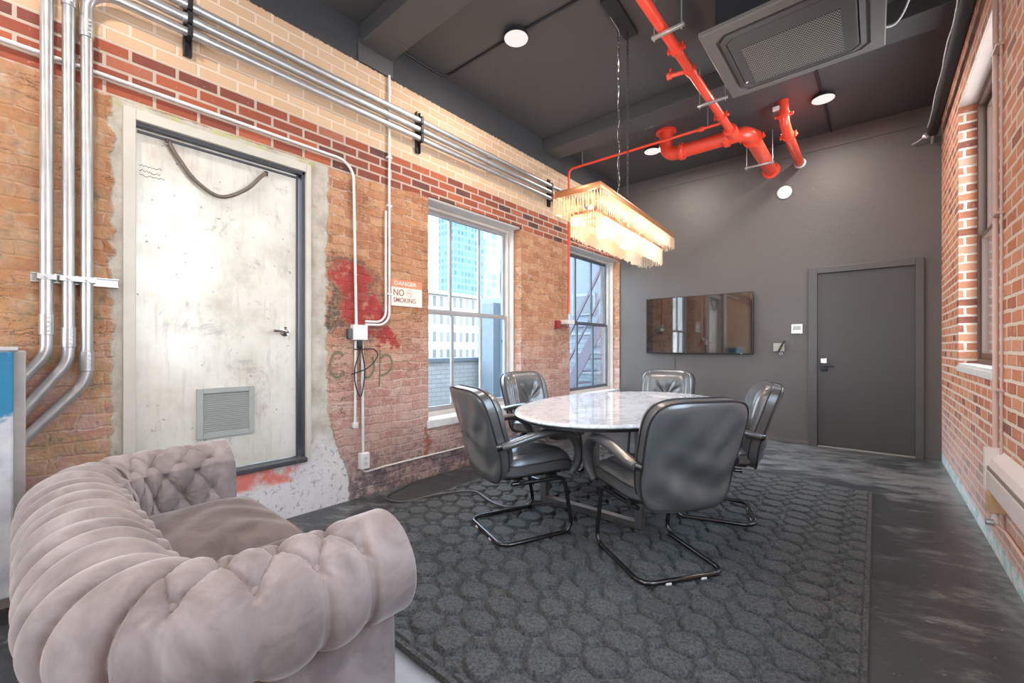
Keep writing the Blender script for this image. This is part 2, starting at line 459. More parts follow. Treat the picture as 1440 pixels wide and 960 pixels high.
def m_crystal():
    n = NT('crystal')
    tl = n.n('ShaderNodeBsdfTranslucent', {0: (1, .90, .76)})
    tr = n.n('ShaderNodeBsdfTransparent', {0: (.90, .84, .76)})
    gl = n.n('ShaderNodeBsdfGlossy', {0: (1, .97, .92), 'Roughness': .05})
    m1 = n.n('ShaderNodeMixShader', {0: .68, 1: tl.outputs[0], 2: tr.outputs[0]})
    lw = n.n('ShaderNodeLayerWeight', {'Blend': .4})
    m2 = n.n('ShaderNodeMixShader', {0: n.math('MULTIPLY', lw.outputs[1], .6), 1: m1.outputs[0], 2: gl.outputs[0]})
    return n.surf(m2.outputs[0])

def m_emit(name, c, st):
    n = NT(name)
    e = n.n('ShaderNodeEmission', {0: c, 1: st})
    return n.surf(e.outputs[0])

def m_facade(name, wall, glass, cw, ch, fw=.5, fh=.6, ax='Y', band=None, rough=.6):
    """wall with a regular grid of windows (pattern of one surface)"""
    n = NT(name); co = n.coords(); x, y, z = n.sep(co)
    a = n.math('ADD', x, y)
    fa = n.math('FRACT', n.math('DIVIDE', n.math('ADD', a, 500.0), cw)); fb = n.math('FRACT', n.math('DIVIDE', n.math('ADD', z, 500.0), ch))
    wa = n.math('MULTIPLY', n.math('GREATER_THAN', fa, .5 - fw / 2), n.math('LESS_THAN', fa, .5 + fw / 2))
    wb = n.math('MULTIPLY', n.math('GREATER_THAN', fb, .5 - fh / 2), n.math('LESS_THAN', fb, .5 + fh / 2))
    w = n.math('MULTIPLY', wa, wb)
    cell = n.n('ShaderNodeTexWhiteNoise', {'Vector': n.comb(n.math('FLOOR', n.math('DIVIDE', n.math('ADD', a, 500.0), cw)), n.math('FLOOR', n.math('DIVIDE', n.math('ADD', z, 500.0), ch)))}).outputs[0]
    g = n.mix(cell, tuple(v * .7 for v in glass), tuple(min(1, v * 1.35) for v in glass))
    wl = wall
    if band:
        fb2 = n.math('FRACT', n.math('DIVIDE', n.math('ADD', z, 500.0), ch * 2))
        wl = n.mix(n.math('LESS_THAN', fb2, .09), wall, band)
    col = n.mix(w, wl, g)
    return n.bsdf(col, rough)

def m_ext_brick(name, c1, c2, mort, ax='Y'):
    n = NT(name); co = n.coords(); x, y, z = n.sep(co)
    t, m = brick_nodes(n, n.comb(n.math('ADD', x, y), z), w=.30, h=.105, mortar=.009, smooth=.3)
    c = n.mix(n.math('ADD', n.math('MULTIPLY', t, .6), n.math('MULTIPLY', n.noise(co, 2, 4), .4)), c1, c2)
    c = n.mix(m, c, mort)
    return n.bsdf(c, .85, 0, n.bump(n.math('SUBTRACT', 1.0, m), .01, .6))

def m_slot():
    n = NT('slotted_heater_metal'); co = n.coords(); x, y, z = n.sep(co)
    fr_ = n.math('FRACT', n.math('DIVIDE', y, .022))
    col = n.mix(n.math('GREATER_THAN', fr_, .72), (.12, .09, .08), (.60, .52, .48))
    return n.bsdf(col, .6)

def m_cabinet():
    n = NT('painted_cabinet'); co = n.coords(); x, y, z = n.sep(co)
    a = n.noise(co, 7, 5, .6)
    col = n.ramp(a, [(.3, (.36, .37, .40)), (.5, (.52, .53, .56)), (.7, (.66, .66, .67))])
    blue = n.math('MULTIPLY', n.ss(n.math('ADD', z, n.math('MULTIPLY', n.noise(co, 12, 4), .35)), 1.02, 1.08), n.ss(z, 1.165, 1.155))
    col = n.mix(blue, col, (.02, .20, .36))
    b2 = n.ss(n.noise(co, 5, 4), .62, .66)
    col = n.mix(n.math('MULTIPLY', b2, .7), col, (.10, .28, .48))
    return n.bsdf(col, .5, .1)

WL = m_wall_left(); WR = m_wall_right()
WB = m_black_plaster('charcoal_plaster', (.108, .095, .089), .5)
CE = m_black_plaster('black_ceiling_paint', (.074, .070, .070), .5)
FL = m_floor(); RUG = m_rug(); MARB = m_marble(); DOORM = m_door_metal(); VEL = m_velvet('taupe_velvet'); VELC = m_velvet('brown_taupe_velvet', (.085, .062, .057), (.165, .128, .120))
LEA = m_leather('black_leather', (.066, .069, .072), .33); LEAB = m_leather('black_leather_back', (.072, .076, .079), .33)
STEEL = m_conduit(); GRI = m_grille(); GLASS = m_glass(); CRY = m_crystal()
DKTUBE = plain('dark_chrome', (.10, .10, .105), .22, .9)
CHROME = plain('chrome', (.62, .62, .62), .15, 1.0, .05)
PIPE = plain('leather_piping', (.025, .025, .026), .35)
RED = plain('red_paint', (.86, .075, .038), .28, 0, .08, 5, .002, 30, Coat_Weight=.3)
DARKFRAME = plain('charcoal_door_paint', (.080, .074, .071), .42, 0, .08, 3)
DARKDOOR = plain('charcoal_door_leaf', (.058, .052, .050), .45, 0, .12, 1.5)
GREYWIN = plain('grey_window_paint', (.34, .33, .33), .5)
DKWIN = plain('slate_window_paint', (.10, .115, .14), .5)
WHITEW = plain('cream_window_trim', (.62, .57, .52), .55, 0, .12, 8)
SILLM = plain('worn_white_sill', (.66, .64, .62), .65, 0, .2, 10, .004, 25)
BROWN = plain('brown_sash', (.12, .065, .045), .5)
WHITEP = plain('white_painted_conduit', (.72, .68, .66), .5, 0, .15, 20)
WPLAST = plain('white_plastic', (.78, .77, .75), .4, 0, .03)
GREYP = plain('grey_louver_paint', (.36, .38, .36), .45)
BLK = plain('black_plastic', (.012, .012, .012), .45)
BLKM = plain('black_steel', (.03, .03, .033), .4, .3)
FRAMEM = plain('cream_metal_frame', (.56, .53, .46), .5, .1, .18, 5)
DKSTEEL = plain('dark_steel_edge', (.09, .09, .10), .4, .4)
SCREEN = plain('dark_screen', (.016, .014, .013), .05, 0, .05, Coat_Weight=1.0, Coat_Roughness=.03, Coat_IOR=1.75, Specular_IOR_Level=1.0)
ACGREY = plain('taupe_panel', (.135, .122, .114), .4, 0, .06)
ACDK = plain('dark_panel', (.075, .07, .068), .42, 0, .06)
COPPER = plain('copper_rim', (.62, .26, .12), .3, .8)
CREAM = plain('cream_enamel', (.74, .66, .62), .4, 0, .06)
CARD = plain('brown_board', (.50, .33, .17), .7, 0, .1)
PINK = plain('pinkish_pipe_paint', (.62, .44, .38), .45, 0, .12)
CABLE = plain('grey_cable', (.09, .09, .09), .45)
HOSE = plain('brown_hose', (.17, .14, .11), .5, .3, .2, 30)
GRAF = plain('green_black_spray', (.20, .17, .10), .9, 0, .5, 30)
SIGNW = plain('sign_white', (.85, .74, .66), .4, 0, .03)
SIGNO = plain('sign_orange', (.76, .24, .12), .4, 0, .05)
SIGNT = plain('sign_dark_letters', (.30, .13, .08), .5)
SIGNR = plain('sign_red_ring', (.80, .42, .38), .5)
CAB = m_cabinet()
LAMP = m_emit('lamp_diffuser', (1.0, .86, .82, 1), .62)
BULB = m_emit('bulb', (1.0, .72, .45, 1), 10.0)

# ------------------------------------------------------------------ the room
RX, BY, CZ, RY = 3.605, 6.243, 3.715, -3.3

def wall_with_holes(plane, a0, a1, z0, z1, p0, p1, holes):
    """slab between p0,p1 along one axis, spanning a0..a1 and z0..z1 with rectangular holes (a,b,c,d)"""
    mb = MB()
    As = sorted({a0, a1, *[h[0] for h in holes], *[h[1] for h in holes]})
    Zs = sorted({z0, z1, *[h[2] for h in holes], *[h[3] for h in holes]})
    def solid(i, j):
        if i < 0 or j < 0 or i >= len(As) - 1 or j >= len(Zs) - 1: return False
        a, z = (As[i] + As[i + 1]) / 2, (Zs[j] + Zs[j + 1]) / 2
        return not any(h[0] < a < h[1] and h[2] < z < h[3] for h in holes)
    def P(p, a, z): return (p, a, z) if plane == 'X' else (a, p, z)
    for i in range(len(As) - 1):
        for j in range(len(Zs) - 1):
            if not solid(i, j): continue
            A, B, c, d = As[i], As[i + 1], Zs[j], Zs[j + 1]
            mb.add([P(p0, A, c), P(p0, B, c), P(p0, B, d), P(p0, A, d)], [(0, 1, 2, 3)])
            mb.add([P(p1, A, c), P(p1, B, c), P(p1, B, d), P(p1, A, d)], [(0, 1, 2, 3)])
            for (di, dj, q) in ((-1, 0, [(A, c), (A, d)]), (1, 0, [(B, c), (B, d)]), (0, -1, [(A, c), (B, c)]), (0, 1, [(A, d), (B, d)])):
                if not solid(i + di, j + dj):
                    (u0, w0), (u1, w1) = q
                    mb.add([P(p0, u0, w0), P(p1, u0, w0), P(p1, u1, w1), P(p0, u1, w1)], [(0, 1, 2, 3)])
    bm = bmesh.new()
    vs = [bm.verts.new(v) for v in mb.v]
    for f in mb.f: bm.faces.new([vs[i] for i in f])
    bmesh.ops.remove_doubles(bm, verts=list(bm.verts), dist=1e-5)
    out = MB(); out.bm(bm)
    return out

W1 = (2.44, 3.77, .50, 2.556)
W2 = (4.785, 6.225, .50, 2.556)
D1 = (.378, 1.383, .385, 2.483)
W3 = (3.62, 5.07, 1.03, 3.16)
W4 = (.60, 2.05, 1.03, 3.16)
wall_with_holes('X', RY, BY, 0, CZ, 0, -.27, [W1, W2, D1]).build('wall_left', WL, kind='structure')
wall_with_holes('X', RY, BY, 0, CZ, RX, RX + .24, [W3, W4]).build('wall_right', WR, kind='structure')
MB().box((-.34, BY, 0), (RX + .34, BY + .2, CZ + .2)).build('wall_back', WB, kind='structure')
wall_with_holes('Y', -.34, RX + .34, 0, CZ, RY, RY - .3, [(.3, 1.65, .5, 2.7), (2.0, 3.35, .5, 2.7)]).build('wall_rear', WB, kind='structure')
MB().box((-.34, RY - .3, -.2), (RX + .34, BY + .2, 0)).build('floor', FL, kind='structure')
MB().box((-.34, RY - .3, CZ), (RX + .34, BY, CZ + .2)).build('ceiling', CE, kind='structure')
MB().box((0.0, 1.76, 3.565), (RX, 2.05, CZ), .006).build('trim_1', CE, kind='structure')
MB().box((0.0, 4.19, 3.557), (RX, 4.47, CZ), .006).build('trim_2', CE, kind='structure')
MB().box((0.0, 1.745, 3.427), (.014, 2.06, 3.60), .004).build('trim_3', CE, kind='structure')
# faint ridge along the top of the back wall
MB().box((0.0, BY - .012, 3.53), (RX, BY, CZ), .004).build('trim_4', WB, kind='structure')
MB().box((-.01, BY - .03, 0), (2.47, BY, .045), .006).build('baseboard_back', WB, kind='structure')

def window(name, opening, plane_x, out, frame_m, sash_m, sill_m, cols=3, rail=1.54, depth=.17):
    """double-hung window filling an opening in an X wall; out = +1/-1 direction to the outside"""
    y0, y1, z0, z1 = opening
    root = empty(name, (0, 0, 0), kind='structure')
    xf = plane_x + out * depth       # face of the frame
    xb = xf + out * .075
    t = .045
    f = MB()
    f.box((xf, y0, z0), (xb, y0 + t, z1), .004).box((xf, y1 - t, z0), (xb, y1, z1), .004)
    f.box((xf, y0 + t, z1 - t), (xb, y1 - t, z1), .004).box((xf, y0 + t, z0), (xb, y1 - t, z0 + .06), .004)
    f.build('window_frame', frame_m, root)
    ya, yb = y0 + t, y1 - t
    for k, (za, zb, dx, nm) in enumerate(((z0 + .06, rail, .015, 'lower_sash'), (rail - .02, z1 - t, .045, 'upper_sash'))):
        xa = xf + out * dx; xc = xa + out * .03
        s = MB()
        st = .028
        bot = .045 if k == 0 else .035
        s.box((xa, ya, za), (xc, ya + st, zb), .003).box((xa, yb - st, za), (xc, yb, zb), .003)
        s.box((xa, ya + st, za), (xc, yb - st, za + bot), .003).box((xa, ya + st, zb - .035), (xc, yb - st, zb), .003)
        for c in range(1, cols):
            yc = ya + (yb - ya) * c / cols
            s.box((xa, yc - .014, za + bot), (xc, yc + .014, zb - .035), .003)
        so = s.build(nm, sash_m, root)
        g = MB().box((xa + out * .013, ya + st, za + bot), (xa + out * .017, yb - st, zb - .035))
        g.build('glass_pane', GLASS, so)
    sl = MB()
    sl.box((plane_x - out * .0, y0, z0 - .002), (xf, y1, z0 + .022), .005)
    sl.build('window_sill', sill_m, root)
    return root

w1 = window('window_1', W1, 0.0, -1, WHITEW, GREYWIN, SILLM)
w2 = window('window_2', W2, 0.0, -1, WHITEW, DKWIN, SILLM)
w3 = window('window_3', W3, RX, 1, BROWN, BROWN, SILLM, cols=1, rail=2.08, depth=.105)
w4 = window('added_window_4', W4, RX, 1, BROWN, BROWN, SILLM, cols=1, rail=2.08, depth=.105)  # unseen window facing the metal door, added for its daylight
for nm, x0 in (('added_window_5', .3), ('added_window_6', 2.0)):  # out-of-view rear windows, added to let daylight in from behind
    r = empty(nm, (0, 0, 0), kind='structure')
    f = MB()
    for (a, b, c, d) in ((x0, x0 + .05, .5, 2.7), (x0 + 1.3, x0 + 1.35, .5, 2.7), (x0 + .05, x0 + 1.3, .5, .56), (x0 + .05, x0 + 1.3, 2.65, 2.7), (x0 + .05, x0 + 1.3, 1.55, 1.61)):
        f.box((a, RY - .2, c), (b, RY - .14, d), .003)
    f.build('window_frame', GREYWIN, r)
    MB().box((x0 + .05, RY - .172, .56), (x0 + 1.3, RY - .168, 2.65)).build('glass_pane', GLASS, r)
# trim boards lining the reveals of the left windows
for nm, W in (('trim_5', W1), ('trim_6', W2)):
    m = MB()
    m.box((-.17, W[1] - .02, W[2] + .02), (-.105, W[1] + .002, W[3]), .004)
    m.box((-.17, W[0], W[3] - .022), (-.02, W[1], W[3] + .002), .004)
    m.build(nm, WHITEW, kind='structure')
# painted apron under window 1
MB().box((0.0, 2.42, .445), (.012, 3.80, .515), .004).build('trim_7', SILLM, kind='structure')
MB().box((0.0, 4.75, .445), (.012, BY - .005, .515), .004).build('trim_8', SILLM, kind='structure')
MB().box((RX - .01, 3.58, .985), (RX + .17, 5.09, 1.035), .006).build('trim_9', SILLM, kind='structure')
MB().box((RX + .004, 3.61, 3.158), (RX + .18, 5.08, 3.172), .003).build('trim_10', plain('pale_lintel', (.55, .42, .36), .7), kind='structure')

# ---- metal door, raised above the floor
d1 = empty('door_1', (0, .88, .39), kind='structure', label='raised stained bare metal door with a louvered vent in the brick wall', cat='door')
def dm(mb, nm, m, p=d1, **k):
    o = mb.build(nm, m, None, **k); o.parent = p
    o.matrix_parent_inverse = Matrix.Translation(d1.location).inverted() if p is d1 else p.matrix_parent_inverse
    return o
def rel(o, root):
    """parent keeping world placement (root unrotated at its location)"""
    o.parent = root
    o.matrix_parent_inverse = Matrix.Translation(root.location).inverted()
    return o
fr = MB()
fr.box((-.11, .378, .385), (.016, .432, 2.483), .004).box((-.11, 1.348, .385), (.012, 1.383, 2.483), .004).box((-.11, .432, 2.425), (.014, 1.348, 2.483), .004)
rel(fr.build('door_frame', FRAMEM), d1)
st = MB()
st.box((-.11, 1.328, .40), (-.012, 1.348, 2.425), .002).box((-.11, 1.300, .40), (-.040, 1.314, 2.40), .002).box((-.11, .432, 2.405), (-.012, 1.348, 2.425), .002).box((-.11, .445, 2.378), (-.036, 1.30, 2.390), .002)
rel(st.build('door_stop', DKSTEEL), d1)
rel(MB().box((-.10, .434, .41), (-.05, 1.312, 2.412), .003).build('door_leaf', DOORM), d1)
rel(MB().box((-.11, .40, .372), (.03, 1.35, .402), .004).build('threshold', DKSTEEL), d1)
v = MB()
y0, y1, z0, z1 = .717, 1.032, .617, .927
for a in ((y0, y0 + .032, z0, z1), (y1 - .032, y1, z0, z1), (y0 + .032, y1 - .032, z0, z0 + .032), (y0 + .032, y1 - .032, z1 - .032, z1)):
    v.box((-.052, a[0], a[2]), (-.034, a[1], a[3]), .003)
ve = rel(v.build('vent_frame', GREYP), d1)
sl = MB()
k = 0
zz = z0 + .036
while zz < z1 - .04:
    sl.add([(-.050, y0 + .03, zz + .010), (-.050, y1 - .03, zz + .010), (-.038, y1 - .03, zz), (-.038, y0 + .03, zz), (-.050, y0 + .03, zz + .007), (-.050, y1 - .03, zz + .007), (-.038, y1 - .03, zz - .003), (-.038, y0 + .03, zz - .003)],
           [(0, 1, 2, 3), (7, 6, 5, 4), (0, 3, 7, 4), (1, 5, 6, 2), (3, 2, 6, 7), (0, 4, 5, 1)])
    zz += .0135
rel(sl.build('vent_louver', GREYP), d1)
hd = MB().lathe([(.0, -.052), (.033, -.05), (.033, -.040), (.016, -.036), (.014, .0), (.0, .002)], (0, 1.225, 1.29), 'X', 24)
hd.tube(fillet([(-.005, 1.225, 1.29), (.012, 1.222, 1.29), (.014, 1.13, 1.292)], .012), .0095, 10)
rel(hd.build('door_handle', CHROME, label='chrome lever handle'), d1)
hs = spline([(-.03, .581, 2.375), (-.022, .60, 2.33), (-.02, .63, 2.281), (-.02, .709, 2.179), (-.02, .837, 2.119), (-.02, .976, 2.203), (-.02, 1.06, 2.307), (-.025, 1.094, 2.345)], 8)
ho = MB().tube(hs, .0115, 10)
rel(ho.build('door_loop_hose', HOSE, label='sagging brown armored cable hose'), d1)
cl = MB().box((-.05, .565, 2.352), (-.018, .597, 2.386), .004).box((-.052, 1.082, 2.325), (-.014, 1.108, 2.360), .004)
rel(cl.build('hose_clamp', CHROME), d1)
# scribbled marks near the top of the leaf
mk = MB()
for (yy, zz, ln) in ((.452, 2.205, .10), (.455, 2.172, .09), (.455, 2.150, .11)):
    pts = [(-.0493, yy + i * ln / 14, zz + random.uniform(-.008, .008)) for i in range(15)]
    mk.tube(pts, .0016, 5, r2=.0005, up=(1, 0, 0))
rel(mk.build('marker_scribble', BLK), d1)

# ---- charcoal back door
d2 = empty('door_2', (2.97, BY, 0), kind='structure', label='charcoal painted flush door with keypad lever in the dark end wall', cat='door')
f = MB()
f.box((2.468, BY - .035, 0), (2.556, BY + .002, 2.13), .005).box((3.406, BY - .035, 0), (3.474, BY + .002, 2.13), .005).box((2.556, BY - .035, 2.055), (3.406, BY + .002, 2.13), .005)
rel(f.build('door_frame', DARKFRAME), d2)
rel(MB().box((2.556, BY - .014, .022), (3.406, BY + .002, 2.052), .003).build('door_leaf', DARKDOOR), d2)
rel(MB().box((2.556, BY - .018, 0), (3.406, BY + .002, .016), .003).build('threshold', plain('worn_threshold', (.38, .36, .33), .5, .4)), d2)
kp = MB().box((2.585, BY - .05, .985), (2.655, BY - .012, 1.06), .012)
kp = rel(kp.build('lock_keypad', CHROME), d2)
lv = MB().box((2.588, BY - .04, .90), (2.652, BY - .012, .985), .008)
lv.tube(fillet([(2.618, BY - .03, .965), (2.618, BY - .075, .965), (2.72, BY - .075, .962)], .015), .010, 10)
rel(lv.build('door_handle', BLKM, label='dark lever handle'), d2)

# ------------------------------------------------------------------ rug with raised scales
def make_rug():
    x0, x1, y0, y1 = .41, 3.068, .977, 4.48
    stp = .0062
    nx, ny = int((x1 - x0) / stp), int((y1 - y0) / stp)
    X, Y = np.meshgrid(np.linspace(x0, x1, nx), np.linspace(y0, y1, ny))
    # jitter the lattice a little so the cells look hand cut
    wx = .6 * (.016 * np.sin(Y * 5.1 + 1.3) + .012 * np.sin(X * 9.3 + Y * 4) + .007 * np.sin(X * 31 + 2 * np.sin(Y * 17)))
    wy = .6 * (.016 * np.sin(X * 6.3 + .4) + .012 * np.sin(Y * 8.2 - X * 3) + .007 * np.sin(Y * 29 + 2 * np.sin(X * 19)))
    a, b = .173, .149
    p = (X + wx) / a; q = (Y + wy) / b
    # circles on a square lattice with four-pointed stars between them
    fx = p - np.floor(p) - .5; fy = q - np.floor(q) - .5
    d = np.hypot(fx, fy) / .45
    H = .022 * np.clip((.99 - d) / .13, 0, 1) ** .6
    H += .018 * np.clip((d - 1.16) / .14, 0, 1) ** .7
    e = np.minimum.reduce([X - x0, x1 - X, Y - y0, y1 - Y])
    H = np.where(e < .03, .012, H)
    H += rng.normal(0, .0008, H.shape)
    Z = .007 + H
    Z = np.where(e < .004, .001, Z)
    mb = MB().grid(np.dstack([X, Y, Z]))
    o = mb.build('area_rug', RUG, recalc=False, label='large charcoal rug with raised scale pattern under the table and chairs', cat='rug')
    return o
make_rug()

# ------------------------------------------------------------------ sofa
def make_sofa():
    root = empty('sofa', (1.32, .35, 0), label='taupe velvet tufted rolled arm loveseat in the near corner', cat='sofa')
    ix0, ix1, iy = .735, 1.885, .275       # inner faces of far arm, near arm, back
    yf = .685
    R = .13
    # centre path of the inner face: far arm front -> back -> near arm front
    path = fillet([(ix0, yf, 0), (ix0, iy, 0), (ix1, iy, 0), (ix1, yf, 0)], R, 14)
    # resample finely
    seg = [0]
    for i in range(1, len(path)): seg.append(seg[-1] + (path[i] - path[i - 1]).length)
    total = seg[-1]
    px = np.array([p.x for p in path]); py = np.array([p.y for p in path])
    def frame(s):
        cx = np.interp(s, seg, px); cy = np.interp(s, seg, py)
        tx = np.interp(s + .012, seg, px) - np.interp(s - .012, seg, px); ty = np.interp(s + .012, seg, py) - np.interp(s - .012, seg, py)
        ln = np.hypot(tx, ty); tx = tx / ln; ty = ty / ln
        ox, oy = ty, -tx                     # away from the seat
        if ox[0] > 0: ox, oy = -ox, -oy
        # arc length measured over the top of the roll
        qx, qy = cx + ox * .15, cy + oy * .15
        so = np.concatenate([[0], np.cumsum(np.hypot(np.diff(qx), np.diff(qy)))])
        return cx, cy, ox, oy, so
    N = 860
    s = np.linspace(0, total, 4000)
    so = frame(s)[4]
    s = np.interp(np.linspace(0, so[-1], N), so, s)
    cx, cy, ox, oy, so = frame(s)
    tot_o = so[-1]
    # cross-section (offset outward, height)
    prof = [(-.005, .30), (.0, .42), (.004, .50), (.006, .56), (.012, .60), (.022, .64)]
    c = (.140, .580); r = .118
    for a in np.linspace(163, -110, 30):
        prof.append((c[0] + r * math.cos(math.radians(a)), c[1] + r * math.sin(math.radians(a)) * .97))
    prof += [(.085, .465), (.168, .452), (.174, .40), (.176, .30), (.176, .15), (.174, .07)]
    # drop the tuck-in point that would fold over
    prof = [p for p in prof if not (abs(p[0] - .085) < 1e-6)]
    po = np.array([p[0] for p in prof]); pz = np.array([p[1] for p in prof])
    pl = np.concatenate([[0], np.cumsum(np.hypot(np.diff(po), np.diff(pz)))])
    M = 230
    t = np.linspace(0, pl[-1], M)
    O = np.interp(t, pl, po); Z = np.interp(t, pl, pz)
    # normals of the section
    dO = np.gradient(O); dZ = np.gradient(Z); l2 = np.hypot(dO, dZ)
    nO, nZ = -dZ / l2, dO / l2          # points to the seat side / up / out over the roll
    top_i = int(np.argmax(Z)); t_top = t[top_i]
    t_under = t[np.argmin(np.abs(np.arange(M) - (M - 1)))]
    roll_end = pl[len(prof) - 6] if len(prof) > 6 else pl[-1]
    s_arm = (yf - iy - R) + (R + .15) * PI / 4
    arm_a = so < s_arm; arm_b = so > tot_o - s_arm
    SS, TT = np.meshgrid(so, t, indexing='ij')
    row = .094
    trow = t_top + .075
    # arm lattice: spacing .114 between buttons, measured from the front end
    def lattice(s_loc, wid):
        u = s_loc / wid; vv = (TT - trow) / row
        p = (u + vv) / 2; q = (u - vv) / 2
        dia = np.abs(np.sin(PI * p) * np.sin(PI * q))
        pleat = np.abs(np.sin(PI * u / 2 ))
        return dia, pleat, u, vv
    s_near = tot_o - SS
    disp = np.zeros_like(SS)
    btn = []
    wid = .057
    for (mask, sl_, shift) in ((arm_a, SS, .085), (arm_b, s_near, .115)):
        dia, pleat, u, vv = lattice(sl_ - shift, wid)
        inner = TT <= trow
        h_in = .026 * dia ** .42
        fr_ = u / 2 - np.floor(u / 2 + .5)
        h_out = .030 * pleat ** .5 + .007 * np.exp(-(fr_ / .03) ** 2) * (TT > trow + .025)
        fade = np.clip((roll_end - TT) / .05, 0, 1) ** .5
        h = np.where(inner, h_in, h_out * fade)
        # gathers radiating from every button
        ub = np.round((u + np.round(vv)) / 2) * 2 - np.round(vv); vb = np.round(vv)
        ds = (u - ub) * wid; dt = (vv - vb) * row
        rad = np.hypot(ds, dt); th = np.arctan2(dt, ds)
        ok_ = (vb <= 0)
        h = h + ok_ * (.0020 * np.cos(11 * th + .7) * np.exp(-((rad - .030) / .014) ** 2) - .014 * np.exp(-(rad / .015) ** 2))
        # pull in hard at the buttons
        m = np.broadcast_to(mask[:, None], SS.shape)
        # front end: no groove beyond the last button
        plain_end = np.clip((shift - .005 - sl_) / .03, 0, 1)
        h = h * (1 - plain_end) + .024 * plain_end * np.where(TT < roll_end, fade * 0 + 1, 0) * fade
        disp = np.where(m, h, disp)
    mid = ~(arm_a | arm_b)
    sm = SS - s_arm
    L = tot_o - 2 * s_arm
    npl = 12
    fr2 = sm / L * npl + .18 * np.sin(TT * 9 + 2.0 * np.sin(sm * 11)) * np.clip((TT - .2) / .3, 0, 1)
    fr2 = fr2 - np.floor(fr2)
    pleat = .5 * np.clip(fr2, 0, 1) ** .6 * (1 - fr2 ** 7) * 1.2 + .5 * np.abs(np.sin(PI * fr2)) ** .5
    pleat = pleat * np.clip((TT - .03) / .2, .25, 1)
    inner_fade = np.clip((TT - .28) / .06, 0, 1)
    fade = np.clip((roll_end - TT) / .05, 0, 1) ** .5
    hm = .028 * pleat * fade
    disp = np.where(np.broadcast_to(mid[:, None], SS.shape), hm, disp)
    # creases radiating from each button
    nor_o = nO[None, :]; nor_z = nZ[None, :]
    # blend across the section change so nothing steps
    off = O[None, :] + disp * nor_o
    zz = Z[None, :] + disp * nor_z
    # section normal points to seat side where dZ>0: want outward of padding
    X = cx[:, None] + ox[:, None] * off
    Yy = cy[:, None] + oy[:, None] * off
    A = np.dstack([X, Yy, zz])
    ia = np.where(arm_a)[0]; ib = np.where(arm_b)[0]; im = np.where(mid)[0]
    def strip(idx, name, cap=None):
        lo, hi = idx[0], idx[-1]
        lo2, hi2 = max(0, lo - 1), min(N - 1, hi + 1)
        mb = MB().grid(A[lo2:hi2 + 1])
        if cap is not None:
            sec = A[cap]
            n = len(sec)
            cy_ = sec[0][1]
            # front panel: slightly domed and closed along the bottom
            ctr = np.array([sec[:, 0].mean(), cy_ + .006, .40])
            ins = sec * .94 + ctr[None, :] * .06; ins[:, 1] = cy_ + .010
            mb.grid(np.stack([sec, ins]))
            poly = [tuple(q) for q in ins]
            mb.add(poly, [tuple(range(n))], False)
        return mb
    arm1 = rel(strip(ia, 'arm', 0).build('arm', VEL, None, 60), root)
    back = rel(strip(im, 'backrest').build('backrest', VEL, None, 60), root)
    arm2 = rel(strip(ib, 'arm', N - 1).build('arm', VEL, None, 60), root)
    # buttons
    for (par, shift, fn) in ((arm1, .085, lambda a: a), (arm2, .115, lambda a: tot_o - a)):
        for r_ in range(3):
            for k in range(5):
                sv = shift + wid * (2 * k + (r_ % 2))
                if sv > s_arm - .02: continue
                i = fn(sv)
                bp = MB()
                ii = int(np.argmin(np.abs(so - i))); jj = int(np.argmin(np.abs(t - (trow - r_ * row))))
                p = Vector(A[ii, jj]); nr = Vector((ox[ii] * nO[jj], oy[ii] * nO[jj], nZ[jj])).normalized()
                bm = bmesh.new(); bmesh.ops.create_uvsphere(bm, u_segments=14, v_segments=8, radius=.0115)
                q = nr.to_track_quat('Z', 'Y').to_matrix().to_4x4()
                bm.transform(Matrix.Translation(p + nr * .004) @ q @ Matrix.Diagonal((1, 1, .6, 1)))
                bo = bp.bm(bm, True).build('button', VEL)
                bo.parent = par
                bo.matrix_parent_inverse = Matrix.Translation(root.location).inverted() @ Matrix.Identity(4)
                bo.matrix_parent_inverse = Matrix.Identity(4)
    # seat base and front rail
    sb = MB().box((ix0 - .02, iy - .03, .06), (ix1 + .02, yf - .015, .315), .02)
    rel(sb.build('seat_base', VEL), root)
    # two loose cushions with crowned tops and piped edges
    xm = 1.41
    for (a, b) in ((ix0 + .012, xm - .003), (xm + .003, ix1 - .012)):
        ya, yb = iy + .018, yf + .055
        u = np.linspace(-1, 1, 41); w = np.linspace(-1, 1, 41)
        U, V = np.meshgrid(u, w, indexing='ij')
        cx_, cy_ = (a + b) / 2, (ya + yb) / 2
        hx, hy = (b - a) / 2, (yb - ya) / 2
        # rounded plan corners
        k = 1 - .055 * (np.abs(U) ** 6) * (np.abs(V) ** 6)
        Xc = cx_ + hx * U * k; Yc = cy_ + hy * V * k
        crown = (1 - np.abs(U) ** 5) * (1 - np.abs(V) ** 5)
        wr = .004 * np.sin(Xc * 30 + 3 * np.sin(Yc * 14)) * crown
        Zt = .452 + .042 * crown ** .6 + wr
        Zb = .318 - .0 * crown
        cm = MB().grid(np.dstack([Xc, Yc, Zt]))
        cm.grid(np.dstack([Xc, Yc, Zb + 0 * U]))
        loop = [(i, 0) for i in range(41)] + [(40, j) for j in range(1, 41)] + [(i, 40) for i in range(39, -1, -1)] + [(0, j) for j in range(39, 0, -1)]
        top = np.array([[Xc[i, j], Yc[i, j], Zt[i, j]] for i, j in loop]); bot = top.copy(); bot[:, 2] = .318
        midr = (top + bot) / 2; cc = np.array([cx_, cy_, 0])
        out = midr - cc; out[:, 2] = 0; out /= np.linalg.norm(out, axis=1)[:, None]
        midr = midr + out * .008
        cm.grid(np.stack([top, midr, bot]), closed_u=True)
        cu = rel(cm.build('seat_cushion', VELC, None, 50), root)
        pp = [Vector(q) for q in top]
